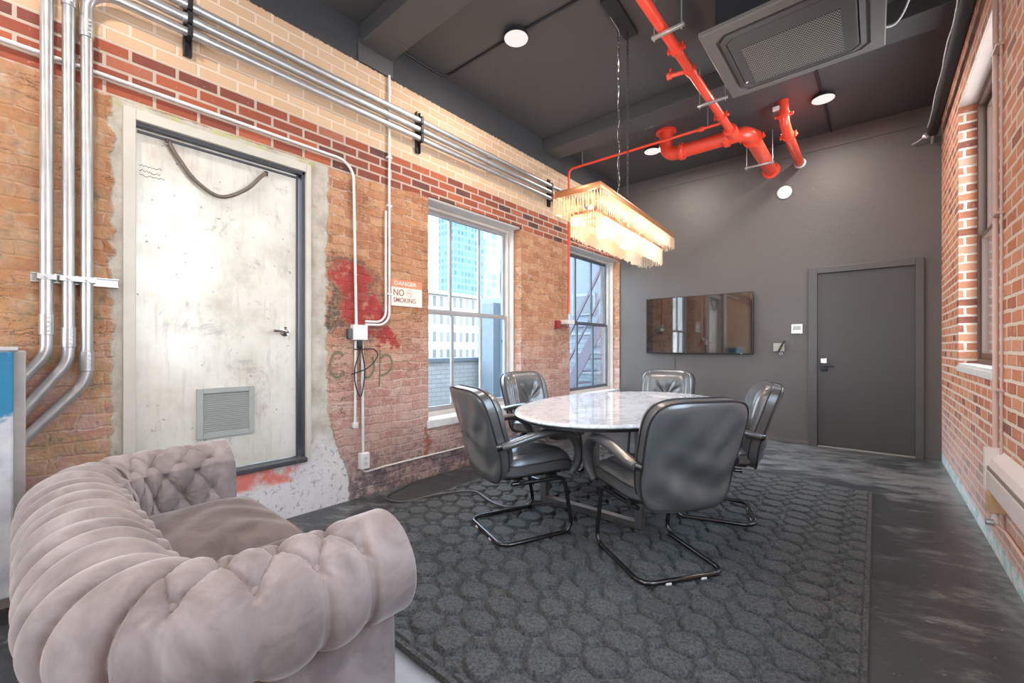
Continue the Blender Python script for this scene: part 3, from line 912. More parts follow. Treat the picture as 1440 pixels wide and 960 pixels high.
        pm = MB().tube(pp, .0055, 8, closed=True)
        po_ = pm.build('cushion_piping', VELC); po_.parent = cu
    # feet
    for (x, y) in ((.62, .64), (2.02, .64), (.62, .05), (2.02, .05)):
        rel(MB().lathe([(.02, 0), (.024, .01), (.03, .075)], (x, y, 0), 'Z', 16).build('foot', BLK), root)
    return root
make_sofa()

# ------------------------------------------------------------------ chairs
def make_chair():
    root = empty('office_chair')
    def pad(fn_boundary, rings, nseg, front, back, disp_f=None, disp_b=None, pr=7.0):
        """polar pad in local (a,b) plane with thickness: returns arrays front, back (rings, nseg, 3) of (a, b, depth)"""
        th = np.linspace(0, 2 * PI, nseg, endpoint=False)
        bx, by = fn_boundary(th)
        rr = np.linspace(0, 1, rings) ** .8
        Fs = []; Bs = []
        for q in rr:
            prof = (1 - q ** pr) ** (1 / 2.2)
            a, b = bx * q, by * q
            df = front * prof; db = -back * prof
            if disp_f is not None: df = df + disp_f(a, b, q)
            if disp_b is not None: db = db + disp_b(a, b, q)
            Fs.append(np.c_[a, b, df + 0 * a]); Bs.append(np.c_[a, b, db + 0 * a])
        return np.array(Fs), np.array(Bs)
    def sup(hw, hh, n, taper=0.0):
        def f(th):
            c, s_ = np.cos(th), np.sin(th)
            x = np.sign(c) * np.abs(c) ** (2 / n); y = np.sign(s_) * np.abs(s_) ** (2 / n)
            w = hw * (1 + taper * y)
            return x * w, y * hh
        return f
    # ---- backrest: local a = side, b = up, depth = forward
    bt = math.radians(13)
    def to_back(P):
        a, b, d = P[..., 0], P[..., 1], P[..., 2]
        curve = -.035 * (b / .3) ** 2 * (b > 0) + .015 * np.exp(-((b + .1) / .1) ** 2) + .05 * (a / .26) ** 2 * .45
        y = -.255 - (b + .29) * math.tan(bt) + (d + curve) * math.cos(bt)
        z = .628 + b + d * math.sin(bt)
        return np.stack([a, y, z], -1)
    def puff(a, b, q):
        r1 = np.hypot(a / .15, (b + .01) / .15)
        th = np.arctan2(b + .01, a)
        g = -.034 * np.exp(-r1 ** 2 * 1.6)
        pleats = .0055 * np.cos(11 * th + .6 * np.sin(3 * th)) * np.exp(-((r1 - .75) / .5) ** 2)
        seam = -.014 * np.exp(-((np.abs(a) - .195) / .012) ** 2) * (q < .97)
        head = .014 * np.exp(-((b - .17) / .09) ** 2) * (1 - q ** 6)
        return (g + pleats + seam + head) * (1 - q ** 12)
    def wrinkle(a, b, q):
        return -(.011 * np.sin(b * 30 + 2.6 * np.sin(a * 8 + .6) + .5) * np.clip((.08 - b) / .12, 0, 1) + .006 * np.sin(a * 17 + b * 15) + .004 * np.sin(a * 34 - b * 25)) * (1 - q ** 8)
    F, B = pad(sup(.262, .274, 4.9, .05), 24, 112, .060, .022, puff, wrinkle, 7)
    # straight side band between the front cushion and the rear shell
    band = .052
    Ff = F.copy(); Ff[..., 2] += band
    mb = MB().grid(to_back(Ff), closed_u=True)
    edge_f = to_back(Ff[-1]); e2 = F[-1].copy(); e2[:, 2] = 0; edge_b = to_back(e2)
    mb.grid(np.stack([edge_f, edge_b]), closed_u=True)
    mb.build('backrest', LEA, root, 50)
    sb = MB().grid(to_back(B), closed_u=True)
    sb.build('back_shell', LEAB, root, 50)
    p = B[-1].copy(); p[:, 2] = -.001
    p[:, :2] *= 1.006
    MB().tube([Vector(q) for q in to_back(p)], .0058, 8, closed=True).build('piping', PIPE, root)
    p2 = Ff[-1].copy(); p2[:, :2] *= 1.003
    MB().tube([Vector(q) for q in to_back(p2)], .0045, 8, closed=True).build('piping', PIPE, root)
    # ---- seat: a = side, b = forward, depth = up
    def seat_puff(a, b, q):
        r1 = np.hypot(a / .2, b / .2)
        th = np.arctan2(b, a)
        return (.012 * (1 - np.clip(r1, 0, 1) ** 2) + .003 * np.cos(9 * th) * np.exp(-((r1 - .9) / .3) ** 2)
                - .016 * np.exp(-((np.abs(a) - .20) / .012) ** 2)) * (1 - q ** 12)
    F, B = pad(sup(.268, .262, 5.0), 18, 88, .062, .03, seat_puff, None, 5)
    def to_seat(P):
        a, b, d = P[..., 0], P[..., 1], P[..., 2]
        drop = -.055 * np.clip((b - .12) / .14, 0, 1) ** 2 + .02 * b
        return np.stack([a, b + .015, .415 + d + drop], -1)
    F[..., 2] += .055
    mb = MB().grid(to_seat(F), closed_u=True).grid(to_seat(B), closed_u=True)
    e2 = B[-1].copy(); e2[:, 2] = 0
    mb.grid(np.stack([to_seat(F[-1]), to_seat(e2)]), closed_u=True)
    mb.build('seat', LEA, root, 50)
    e3 = F[-1].copy(); e3[:, :2] *= 1.004
    MB().tube([Vector(q) for q in to_seat(e3)], .0045, 8, closed=True).build('piping', PIPE, root)
    # ---- arms
    for sx in (-1, 1):
        x = sx * .292
        core = spline([(x - sx * .012, -.265, .592), (x, -.20, .607), (x + sx * .006, -.06, .640), (x + sx * .008, .08, .652), (x + sx * .006, .17, .632), (x + sx * .002, .235, .570), (x - sx * .004, .255, .490), (x - sx * .014, .243, .425), (x - sx * .03, .225, .385)], 6)
        n = len(core)
        ra = [.024 + .013 * min(1, math.sin(PI * min(1, (i + 2) / (n * .95))) ** .6 if 0 < (i + 2) / (n * .95) < 1 else 0) for i in range(n)]
        rb = [.018 + .004 * min(1, i / 6) for i in range(n)]
        # broad padded strap: wide across, thinner along its normal
        P = core; vs = []
        mb = MB(); K = 16; rings = []
        for i in range(n):
            T = (P[min(i + 1, n - 1)] - P[max(i - 1, 0)]).normalized()
            side = Vector((1, 0, 0)); side = (side - T * side.dot(T)).normalized(); up = T.cross(side)
            rings.append([list(P[i] + side * (ra[i] * np.sign(math.cos(a)) * abs(math.cos(a)) ** .8) + up * (rb[i] * math.sin(a))) for a in np.linspace(0, 2 * PI, K, endpoint=False)])
        R = np.array(rings)
        mb.grid(R, closed_u=True)
        mb.add(R[0], [tuple(range(K))]); mb.add(R[-1], [tuple(range(K))])
        ar = mb.build('armrest', LEA, root, 50)
        cap = MB().tube([(x - sx * .035, -.285, .585), (x - sx * .004, -.235, .598)], .021, 14)
        cap.build('arm_bracket', DKTUBE, ar)
    # ---- sled frame
    hw = .235
    right = [(hw - .02, -.17, .352), (hw - .005, .02, .352), (hw, .185, .352), (hw, .248, .013), (hw, -.245, .013), (-hw, -.245, .013), (-hw, .248, .013), (-hw, .185, .352), (-hw + .005, .02, .352), (-hw + .02, -.17, .352)]
    MB().tube(fillet(right, [.3, .05, .06, .07, .07, .06, .05, .3], 7), .0125, 12).build('sled_frame', DKTUBE, root)
    pl = MB().box((-hw, -.13, .355), (hw, -.09, .375), .004).box((-hw, .10, .355), (hw, .14, .375), .004).box((-.20, -.2, .372), (.20, .19, .39), .005)
    pl.build('seat_support', BLKM, root)
    for (x, y) in ((hw, .21), (-hw, .21), (.1, -.245), (-.1, -.245)):
        bx = MB().box((x - .015, y - .016, .0005), (x + .015, y + .016, .012), .003)
        bx.build('floor_glide', WPLAST if y < 0 else BLK, root)
    return root

def heading(dx, dy): return math.atan2(-dx, dy)
RUGZ = .0295
proto = make_chair()
GRP = 'black leather sled base chairs round the marble table'
chairs = [
    ((1.336, 2.12), heading(.37, .93), 'black leather chair at the near left of the table, nearest the sofa'),
    ((2.17, 2.285), heading(-.82, .57), 'black leather chair seen from behind, its broad back nearest the camera'),
    ((.80, 3.18), heading(.93, -.10), 'black leather chair between the brick wall window and the table'),
    ((1.425, 4.22), heading(.10, -1.0), 'black leather chair at the far end of the table below the television'),
    ((2.20, 3.215), heading(-.95, -.30), 'black leather chair on the right side of the table, turned edge on'),
]
for i, (p, rz, lab) in enumerate(chairs):
    o = proto if i == 0 else copy_tree(proto)
    o.location = (p[0], p[1], RUGZ); o.rotation_euler = (0, 0, rz)
    tag(o, lab, 'chair', GRP)

# ------------------------------------------------------------------ table
def make_table():
    cx, cy, a, b = 1.675, 2.965, .665, 1.03
    root = empty('meeting_table', (cx, cy, RUGZ), label='oval white marble meeting table on flat steel legs in mid room', cat='table')
    n = 128
    prof = [(0.0, .735), (.97, .735), (.985, .737), (1.0, .746), (1.0, .752), (.992, .760), (.97, .762), (0.0, .762)]
    P = np.array([[[cx + a * r * math.cos(t) if r else cx, cy + b * r * math.sin(t) if r else cy, z] for t in np.linspace(0, 2 * PI, n, endpoint=False)] for r, z in prof])
    mb = MB().grid(P[1:7], closed_u=True)
    mb.add(P[1], [tuple(range(n))]); mb.add(P[6], [tuple(range(n))])
    rel(mb.build('tabletop', MARB, None, 35), root)
    sub = MB()
    P2 = np.array([[[cx + a * .93 * math.cos(t), cy + b * .95 * math.sin(t), z] for t in np.linspace(0, 2 * PI, 64, endpoint=False)] for z in (.714, .7348)])
    sub.grid(P2, closed_u=True); sub.add(P2[0], [tuple(range(64))]); sub.add(P2[1], [tuple(range(64))])
    rel(sub.build('tabletop_underlay', BLKM, None), root)
    z0 = RUGZ - .004
    for y in (2.595, 3.36):
        f = MB()
        x0, x1 = 1.165, 1.965
        f.box((x0, y - .025, z0), (x0 + .05, y + .025, .714), .002).box((x1 - .05, y - .025, z0), (x1, y + .025, .714), .002)
        f.box((x0 + .05, y - .025, z0), (x1 - .05, y + .025, z0 + .045), .002).box((x0 + .05, y - .025, .672), (x1 - .05, y + .025, .714), .002)
        rel(f.build('leg_frame', plain('brushed_steel', (.42, .41, .40), .32, .9, .1, 20), None), root)
    r = MB().box((1.54, 2.62, .676), (1.59, 3.335, .713), .002)
    rel(r.build('cross_rail', BLKM, None), root)
make_table()

# ------------------------------------------------------------------ chandelier
def make_chandelier():
    cx, cy, zt = 1.595, 3.07, 2.165
    rz = math.radians(3.6)
    root = empty('chandelier', (cx, cy, zt), rz, label='long two-tier rectangular crystal chandelier hanging on chains over the table', cat='chandelier')
    W, L = .335, 1.52
    iw, il = .185, 1.33
    fr = MB()
    for (w, l, z0, z1) in ((W, L, -.008, .032), (iw, il, -.11, -.095)):
        t = .012
        fr.box((-w / 2, -l / 2, z0), (-w / 2 + t, l / 2, z1), .002).box((w / 2 - t, -l / 2, z0), (w / 2, l / 2, z1), .002)
        fr.box((-w / 2 + t, -l / 2, z0), (w / 2 - t, -l / 2 + t, z1), .002).box((-w / 2 + t, l / 2 - t, z0), (w / 2 - t, l / 2, z1), .002)
    for y in (-.5, -.09, .09, .5):
        fr.box((-W / 2 + .012, y - .008, .012), (W / 2 - .012, y + .008, .026), .002)
    for y in (-.5, .5):
        fr.cyl((0, y, .012), (0, y, -.10), .005, 8)
        fr.box((-iw / 2, y - .006, -.108), (iw / 2, y + .006, -.098))
    fr.build('rim_frame', COPPER, root)
    # crystal rods
    def rod(h, w=.0105):
        m = MB()
        m.box((-w / 2, -w / 2 * .55, -h), (w / 2, w / 2 * .55, -.004), .0018)
        m.cyl((0, 0, -.006), (0, 0, .004), .0012, 6)
        return m
    spots = []
    def ring(w, l, z, h, step):
        nx, ny = int(w / step), int(l / step)
        for i in range(nx + 1):
            for sy in (-1, 1): spots.append((-w / 2 + w * i / nx, sy * l / 2, z, h, 0))
        for j in range(1, ny):
            for sx in (-1, 1): spots.append((sx * w / 2, -l / 2 + l * j / ny, z, h, PI / 2))
    ring(W - .006, L - .006, -.008, .105, .0185)
    n_out = len(spots)
    ring(iw - .004, il - .004, -.108, .150, .0165)
    ring(iw + .06, il + .07, -.008, .115, .034)
    # nearest to the room's near corner show largest
    cam = Vector((3.084, 0, 1.18))
    Mx = Matrix.Translation((cx, cy, zt)) @ Matrix.Rotation(rz, 4, 'Z')
    def dist(s_): return (Mx @ Vector((s_[0], s_[1], s_[2])) - cam).length
    vis = sorted(range(len(spots)), key=lambda i: (dist(spots[i]) + (0 if (spots[i][0] > .0 or spots[i][1] < -il / 2 + .01) else 2.0)))
    first = set(vis[:100])
    protos = {}
    stuff = MB()
    for i, s_ in enumerate(spots):
        x, y, z, h, r = s_
        hh = h * random.choice((.94, 1.0, 1.0, 1.06))
        if i in first:
            key = (h,)
            if key not in protos:
                o = rod(h).build('crystal_rod', CRY, root); protos[key] = o
            else:
                o = protos[key].copy(); COL.objects.link(o); o.parent = root
            o.location = (x, y, z); o.rotation_euler = (0, 0, r); o.scale = (1, 1, hh / h)
        else:
            m = rod(hh); c_, s2 = math.cos(r), math.sin(r)
            stuff.add([(x + a * c_ - b * s2, y + a * s2 + b * c_, z + d) for a, b, d in m.v], m.f)
    stuff.build('crystal_rods', CRY, root, kind='stuff')
    # lamp holders and bulbs
    for k in range(6):
        y = -.55 + k * .22
        h = MB().cyl((0, y, .012), (0, y, -.03), .012, 12).build('lamp_holder', COPPER, root)
        bm = bmesh.new(); bmesh.ops.create_uvsphere(bm, u_segments=12, v_segments=8, radius=.016)
        bm.transform(Matrix.Translation((0, y, -.052)) @ Matrix.Diagonal((1, 1, 1.4, 1)))
        MB().bm(bm, True).build('bulb', BULB, h)
    # chains up to the ceiling plate
    for (yl, yw) in ((-.09, 2.94), (.09, 3.10)):
        pass
    def chain(y):
        m = MB()
        z = .02; k = 0
        top = CZ - .035 - zt
        while z < top - .004:
            pts = []
            for a in np.linspace(0, 2 * PI, 14, endpoint=False):
                dx, dz = .0075 * math.cos(a), .019 * math.sin(a)
                pts.append((dx if k % 2 == 0 else 0.0, y + (0.0 if k % 2 == 0 else dx), z + .015 + dz))
            m.tube(pts, .0027, 6, closed=True)
            z += .030; k += 1
        return m
    for y in (-.09, .09): chain(y).build('chain', BLKM, root)
    # supply wire threaded through the near chain
    pts = [(.006 * math.sin(i * 1.3), -.09 + .007 * math.cos(i * 1.1), .02 + i * .045) for i in range(int((CZ - zt - .09) / .045))]
    pts += [(-.03, -.10, CZ - zt - .07), (-.05, -.14, CZ - zt - .03)]
    MB().tube(spline(pts, 4), .0022, 6).build('supply_wire', STEEL, root)
    ca = MB().box((-.055, -.30, CZ - zt - .035), (.055, .17, CZ - zt - .001), .003)
    ca.build('canopy', BLKM, root)
    # the light of its bulbs
    for k in range(3):
        l = bpy.data.lights.new('chandelier_bulb_light', 'POINT'); l.energy = CH_W; l.color = (1.0, .72, .45); l.shadow_soft_size = .03
        o = bpy.data.objects.new('chandelier_bulb_light', l); COL.objects.link(o); o.parent = root; o.location = (0, -.45 + k * .45, -.085)
CH_W = 4.5
make_chandelier()

# ------------------------------------------------------------------ red pipework
def coupling(mb, c, axis, r, w=.045, ear=True):
    mb.lathe([(r, -w / 2), (r * 1.22, -w / 2), (r * 1.28, -w * .2), (r * 1.28, w * .2), (r * 1.22, w / 2), (r, w / 2)], (0, 0, 0) if False else c, axis, 24)
    if ear:
        for s_ in (-1, 1):
            d = r * 1.45 * s_
            if axis == 'Y': mb.box((c[0] + d - .016, c[1] - .012, c[2] - .012), (c[0] + d + .016, c[1] + .012, c[2] + .012), .005); mb.cyl((c[0] + d, c[1] - .02, c[2] - .03), (c[0] + d, c[1] - .02, c[2] + .03), .007, 8)
            if axis == 'X': mb.box((c[0] - .012, c[1] + d - .016, c[2] - .012), (c[0] + .012, c[1] + d + .016, c[2] + .012), .005); mb.cyl((c[0], c[1] + d, c[2] - .03), (c[0], c[1] + d, c[2] + .03), .007, 8)
            if axis == 'Z': mb.box((c[0] + d - .018, c[1] - .014, c[2] - .014), (c[0] + d + .018, c[1] + .014, c[2] + .014), .006); mb.cyl((c[0] + d, c[1] - .03, c[2]), (c[0] + d, c[1] + .03, c[2]), .007, 8)
    return mb

def make_sprinkler():
    root = empty('sprinkler_pipe', (1.95, 4.0, 3.42), label='red sprinkler main running along the ceiling into the dark end wall with a thin branch', cat='pipe')
    def P(mb, nm, m=RED, par=None, **k):
        return rel(mb.build(nm, m, None, 50, **k), root)
    P(MB().cyl((1.945, -1.0, 3.42), (1.945, 4.90, 3.42), .036, 24), 'ceiling_pipe')
    R = .074
    zb, yb = 3.425, 4.97
    big = fillet([(1.215, yb, CZ), (1.215, yb, zb), (2.075, yb, zb), (2.075, 6.25, zb)], .12, 12)
    P(MB().tube(big, R, 28), 'main_pipe')
    for x in (1.40, 1.87): P(coupling(MB(), (x, yb, zb), 'X', R, .05, False), 'pipe_coupling')
    P(coupling(MB(), (2.075, yb + .20, zb), 'Y', R, .05), 'pipe_coupling')
    P(MB().lathe([(R, 0), (.115, 0), (.115, .02), (R, .02)], (1.215, yb, CZ - .022), 'Z', 28), 'ceiling_flange')
    P(MB().lathe([(R * .9, 0), (.10, .002), (.10, .012), (R * .9, .012)], (2.075, BY - .013, zb), 'Y', 28), 'wall_flange')
    for y in (3.24, 4.46):
        P(coupling(MB(), (1.945, y, 3.42), 'Y', .036, .05), 'pipe_coupling')
    te = coupling(MB(), (1.945, 3.55, 3.42), 'Y', .036, .06, False)
    te.tube([(1.945, 3.55, 3.42), (1.80, 3.52, 3.42)], .018, 14)
    te.lathe([(.018, -.03), (.027, -.028), (.027, .0), (.02, .004), (.0, .006)], (1.80, 3.52, 3.42), 'X', 16)
    te.cyl((1.80, 3.52, 3.43), (1.80, 3.52, 3.475), .011, 10)
    P(te, 'pipe_tee')
    tj = MB().lathe([(.036, -.06), (.062, -.055), (.066, .0), (.062, .055), (.036, .06)], (1.945, 4.83, 3.42), 'Y', 24)
    P(tj, 'pipe_collar')
    br = fillet([(1.94, 4.60, 3.425), (.10, 4.612, 3.455), (.10, 4.612, 1.56)], .06, 8)
    P(MB().tube(br, .0150, 14), 'branch_pipe')
    P(MB().lathe([(.015, -.02), (.024, -.02), (.024, .02), (.015, .02)], (1.72, 4.602, 3.428), 'X', 16), 'branch_coupling')
    for (x0, x1, y, z) in ((1.875, 2.10, 2.945, 3.372), (1.85, 2.10, 4.05, 3.372), (1.885, 2.19, 5.74, 3.34)):
        h = MB().box((x0, y - .014, z - .012), (x1, y + .014, z + .010), .003)
        for x in (x0 + .018, x1 - .018): h.cyl((x, y, z - .03), (x, y, CZ), .0048, 8)
        rel(h.build('pipe_hanger', STEEL, None, label='bare steel strut hung on two threaded rods'), root)
    rel(MB().cyl((.30, 4.611, 3.45), (.30, 4.611, CZ), .004, 8).build('hanger_rod', STEEL, None), root)
    rel(MB().cyl((1.78, 4.60, 3.42), (1.78, 4.60, CZ), .004, 8).build('hanger_rod', STEEL, None), root)
make_sprinkler()

def make_drain():
    root = empty('fire_riser', (2.38, 5.4, 3.43), label='short red pipe bending from the ceiling into the end wall, right of the main', cat='pipe')
    pts = fillet([(2.365, 5.13, CZ), (2.37, 5.15, 3.50), (2.38, 5.32, 3.43), (2.382, 6.25, 3.43)], [.08, .10], 8)
    rel(MB().tube(pts, .046, 22).build('riser_pipe', RED, None, 50), root)
    rel(coupling(MB(), (2.367, 5.14, 3.565), 'Z', .046, .045).build('pipe_coupling', RED, None, 50), root)
    c2 = coupling(MB(), (2.38, 5.36, 3.43), 'Y', .046, .045)
    rel(c2.build('pipe_coupling', RED, None, 50), root)
    rel(MB().lathe([(.044, 0), (.062, .002), (.062, .012), (.044, .012)], (2.382, BY - .013, 3.43), 'Y', 24).build('wall_flange', STEEL, None), root)
    rel(MB().box((2.27, 5.09, 3.62), (2.335, 5.13, 3.665), .01).build('pipe_tag', WPLAST, None), root)
make_drain()

# ------------------------------------------------------------------ ceiling unit
def make_ac():
    x0, x1, y0, y1, z = 2.20, 3.135, 2.905, 3.80, 3.20
    root = empty('air_conditioner', ((x0 + x1) / 2, (y0 + y1) / 2, z), label='square ceiling cassette air conditioner with perforated grille', cat='air conditioner')
    cx, cy = (x0 + x1) / 2, (y0 + y1) / 2
    hx, hy = (x1 - x0) / 2, (y1 - y0) / 2
    def octo(k, zz, c=.0):
        a, b = hx * k, hy * k
        return [(cx - a + c, cy - b, zz), (cx + a - c, cy - b, zz), (cx + a, cy - b + c, zz), (cx + a, cy + b - c, zz), (cx + a - c, cy + b, zz), (cx - a + c, cy + b, zz), (cx - a, cy + b - c, zz), (cx - a, cy - b + c, zz)]
    loops = [octo(.90, z + .055, .01), octo(1.0, z + .030, .01), octo(1.0, z + .008, .01), octo(.985, z, .01), octo(.84, z - .004, .05), octo(.835, z + .012, .05), octo(.80, z + .014, .05)]
    mb = MB().grid(np.array(loops), closed_u=True, smooth=False)
    rel(mb.build('panel_frame', ACGREY, None), root)
    louv = MB().grid(np.array([octo(.80, z + .013, .05), octo(.795, z - .008, .05), octo(.735, z - .018, .05), octo(.725, z - .004, .05), octo(.72, z + .0, .05)]), closed_u=True, smooth=False)
    rel(louv.build('air_flap', ACDK, None), root)
    g = MB().grid(np.array([octo(.72, z + .0, .045), octo(.715, z - .014, .045), octo(.70, z - .016, .045)]), closed_u=True, smooth=False)
    g.add(octo(.70, z - .016, .045), [tuple(range(8))])
    gr = rel(g.build('grille_panel', ACDK, None), root)
    pf = MB().box((2.395, 3.175, z - .0185), (2.925, 3.64, z - .0162))
    rel(pf.build('perforated_grille', GRI, None), root)
    rel(MB().lathe([(.0, 0), (.009, 0), (.009, .003), (0, .003)], (2.345, 3.60, z - .0195), 'Z', 12).build('indicator_light', WPLAST, None), root)
    rel(MB().box((2.28, 2.99, z + .05), (3.055, 3.715, z + .30), .01).build('unit_body', BLKM, None), root)
    br = MB()
    for (x, y) in ((2.262, 3.18), (2.262, 3.55)):
        br.box((x - .022, y - .03, z + .10), (x + .018, y + .03, CZ - .002), .003)
    for (x, y) in ((3.075, 3.18), (3.075, 3.55)):
        br.cyl((x, y, z + .12), (x, y, CZ - .002), .006, 8)
    rel(br.build('hanging_bracket', STEEL, None), root)
    dr = MB().tube(spline([(3.05, 3.35, z + .2), (3.14, 3.42, z + .20), (3.28, 3.5, z + .22), (3.46, 3.52, z + .24), (3.55, 3.55, z + .25)], 6), .045, 16)
    rel(dr.build('insulated_pipe', plain('foil_wrap', (.62, .61, .60), .35, .6), None), root)
    wr = MB().tube(spline([(3.06, 3.62, z + .06), (3.18, 3.70, z + .07), (3.25, 3.60, z + .16), (3.28, 3.45, z + .3), (3.22, 3.3, z + .4)], 6), .006, 8)
    rel(wr.build('control_wire', WHITEP, None), root)
make_ac()

# ------------------------------------------------------------------ ceiling lamps
def lamp(nm, loc, lab, wall=False):
    r = empty(nm, loc, 0, label=lab, cat='ceiling light' if not wall else 'wall light', group='flat round disc lights')
    ax = 'Y' if wall else 'Z'
    rad = .080 if wall else .100
    d = -1
    if wall:
        MB().lathe([(rad * .9, 0), (rad, -.004), (rad, -.016), (rad * .96, -.02), (rad * .93, -.02)], (0, 0, 0), 'Y', 36).build('housing', WPLAST, r)
        MB().lathe([(rad * .93, -.018), (rad * .9, -.0225), (rad * .5, -.024), (.001, -.0245)], (0, 0, 0), 'Y', 36).build('diffuser', LAMPW, r)
    else:
        MB().lathe([(.05, 0), (.05, -.028), (rad, -.030), (rad, -.048), (rad * .97, -.051)], (0, 0, 0), 'Z', 36).build('housing', BLKM, r)
        MB().lathe([(rad * .97, -.046), (rad * .95, -.0535), (rad * .5, -.056), (.001, -.057)], (0, 0, 0), 'Z', 36).build('diffuser', LAMP, r)
    return r
LAMPW = plain('white_speaker_face', (.80, .78, .76), .4, 0, .02)
lamp('ceiling_light', (.885, 2.625, CZ), 'round disc light on the ceiling nearest the brick wall, joined to black conduit')
lamp('ceiling_light', (.93, 5.26, CZ), 'round disc light on the ceiling behind the left bend of the big red pipe')
lamp('ceiling_light', (2.685, 5.265, CZ), 'round disc light on the ceiling right of the short red riser')
for x in (.89, 2.68):  # out-of-view discs added to light the room from behind the camera
    for y in (-.05, -2.2): lamp('ceiling_light', (x, y, CZ), 'unseen round disc light added on the ceiling behind the viewer')
wd = lamp('wall_speaker', (2.222, BY - .001, 3.108), 'white round disc high on the dark end wall below the red pipes', True)
wd['category'] = 'wall disc'; del wd['group']
# black conduit of the lights
def conduit(name, pts, r, m, lab, rad=.06, cat='conduit', extra=None, **k):
    mb = MB().tube(fillet(pts, rad, 8), r, 12)
    if extra: extra(mb)
    return mb.build(name, m, label=lab, cat=cat, **k)
conduit('light_conduit', [(.012, 2.10, CZ - .0102), (.016, 2.62, CZ - .0102), (.89, 2.63, CZ - .0102), (2.1, 2.70, CZ - .0102)], .010, BLKM, 'black conduit across the ceiling through the disc light nearest the brick wall', .08)
conduit('light_conduit', [(2.62, 3.9, CZ - .0102), (2.66, 4.18, CZ - .0102)], .010, BLKM, 'short black conduit stub on the ceiling behind the cassette unit')
conduit('light_conduit', [(2.665, 4.49, CZ - .0102), (2.685, 5.265, CZ - .0102), (2.69, 6.22, CZ - .0102)], .010, BLKM, 'black conduit on the ceiling through the disc light right of the red riser')

# ------------------------------------------------------------------ left wall services
grp = 'three big steel conduits'
for k, (y, zt_, zb, lab) in enumerate(((.101, 3.160, 1.02, 'thick steel conduit rising leftmost of three and topmost along the wall'),
                                     (.174, 3.082, .86, 'thick steel conduit in the middle of the three'),
                                     (.238, 3.004, .73, 'thick steel conduit rising nearest the metal door, lowest of three along the wall'))):
    r_ = .0235
    x = .055
    zl = {0: 1.20, 1: 1.16, 2: 1.06}[k]
    root = empty('steel_conduit', (x, y, 1.5), label=lab, cat='conduit', group=grp)
    dz = zl - zb
    pts = [(x, -.06, zb - .08 - .05 * k), (x, .015, zb), (x, y, zl - .12 * 0 - .05), (x, y, zt_), (x, BY - .05, zt_)]
    pth = fillet(pts, [.05, .16, .12], 10)
    rel(MB().tube(pth, r_, 18).build('conduit_tube', STEEL, None, 50), root)
    for zc in (zl + .09 - .02 * k, 2.79 if k == 2 else 2.93 - .02 * k):
        cp = MB().lathe([(r_, -.05), (r_ + .004, -.048), (r_ + .004, .048), (r_, .05)], (x, y, zc), 'Z', 20)
        for q in (-.03, -.01, .012, .032): cp.cyl((x + r_ - .004, y + .008, zc + q), (x + r_ + .009, y + .008, zc + q), .005, 8)
        rel(cp.build('conduit_coupling', STEEL, None, 50), root)
    for yc in (.66 + .02 * k, 3.2):
        cp = MB().lathe([(r_, -.05), (r_ + .004, -.048), (r_ + .004, .048), (r_, .05)], (x, yc, zt_), 'Y', 20)
        rel(cp.build('conduit_coupling', STEEL, None, 50), root)

def strut_v(y, z0, z1, lab):
    m = MB().box((0, y - .02, z0), (.012, y + .02, z1), .002).box((.012, y - .02, z0), (.031, y - .014, z1)).box((.012, y + .014, z0), (.031, y + .02, z1))
    r = empty('strut_channel', (0, y, (z0 + z1) / 2), label=lab, cat='bracket', group='black wall struts under the conduits')
    rel(m.build('channel', BLKM), r)
    cl = MB()
    for z in (3.004, 3.082, 3.160):
        if z < z1 + .06: cl.box((.02, y - .012, z - .032), (.084, y + .012, z - .026)).box((.02, y - .012, z + .026), (.084, y + .012, z + .032)).box((.080, y - .012, z - .028), (.086, y + .012, z + .028))
    rel(cl.build('pipe_clamp', BLKM), r)
strut_v(.66, 2.885, 3.26, 'black strut clamping the conduits above the metal door')
strut_v(2.312, 2.89, 3.25, 'black strut clamping the conduits before the first window')
strut_v(4.285, 2.915, 3.25, 'black strut clamping the conduits between the two windows')
hs = empty('strut_channel', (0, .2, 1.52), label='silver strut holding the three thick conduits beside the door', cat='bracket')
m = MB().box((0, .05, 1.495), (.010, .36, 1.54), .002).box((.010, .05, 1.495), (.03, .36, 1.50)).box((.010, .05, 1.535), (.03, .36, 1.54))
rel(m.build('channel', STEEL), hs)
cl = MB()
for y in (.101, .174, .238):
    cl.box((.02, y - .032, 1.505), (.082, y - .026, 1.53)).box((.02, y + .026, 1.505), (.082, y + .032, 1.53)).box((.079, y - .03, 1.505), (.085, y + .03, 1.53)).cyl((.085, y, 1.517), (.098, y, 1.517), .007, 8)
rel(cl.build('pipe_clamp', STEEL), hs)

conduit('thin_conduit', [(.022, -1.5, 2.598), (.022, 1.70, 2.602), (.022, 1.724, 1.33)], .0105, WHITEP, 'thin white conduit running over the metal door and down to the junction box', .13)
conduit('thin_conduit', [(.022, 2.018, 3.43), (.022, 2.018, 1.36), (.022, 1.80, 1.36)], .0105, WHITEP, 'thin white conduit dropping from the ceiling beam, right of its shorter twin', .12,
        extra=lambda m: [m.box((.0, 1.995, z - .008), (.034, 2.041, z + .008), .003) for z in (2.75, 2.35, 1.62)])
conduit('thin_conduit', [(.022, 1.985, 2.30), (.022, 1.985, 1.385), (.022, 1.80, 1.385)], .0095, WHITEP, 'thin white conduit, short twin beside the no smoking sign', .10)
conduit('thin_conduit', [(.022, 1.718, 1.23), (.022, 1.713, .57)], .0095, WHITEP, 'thin white conduit stub hanging left below the junction box',
        extra=lambda m: m.box((.0, 1.695, .555), (.035, 1.735, .60), .004))
conduit('thin_conduit', [(.022, 1.772, 1.23), (.022, 1.782, .35)], .0105, WHITEP, 'thin white conduit from the junction box down to the outlet')
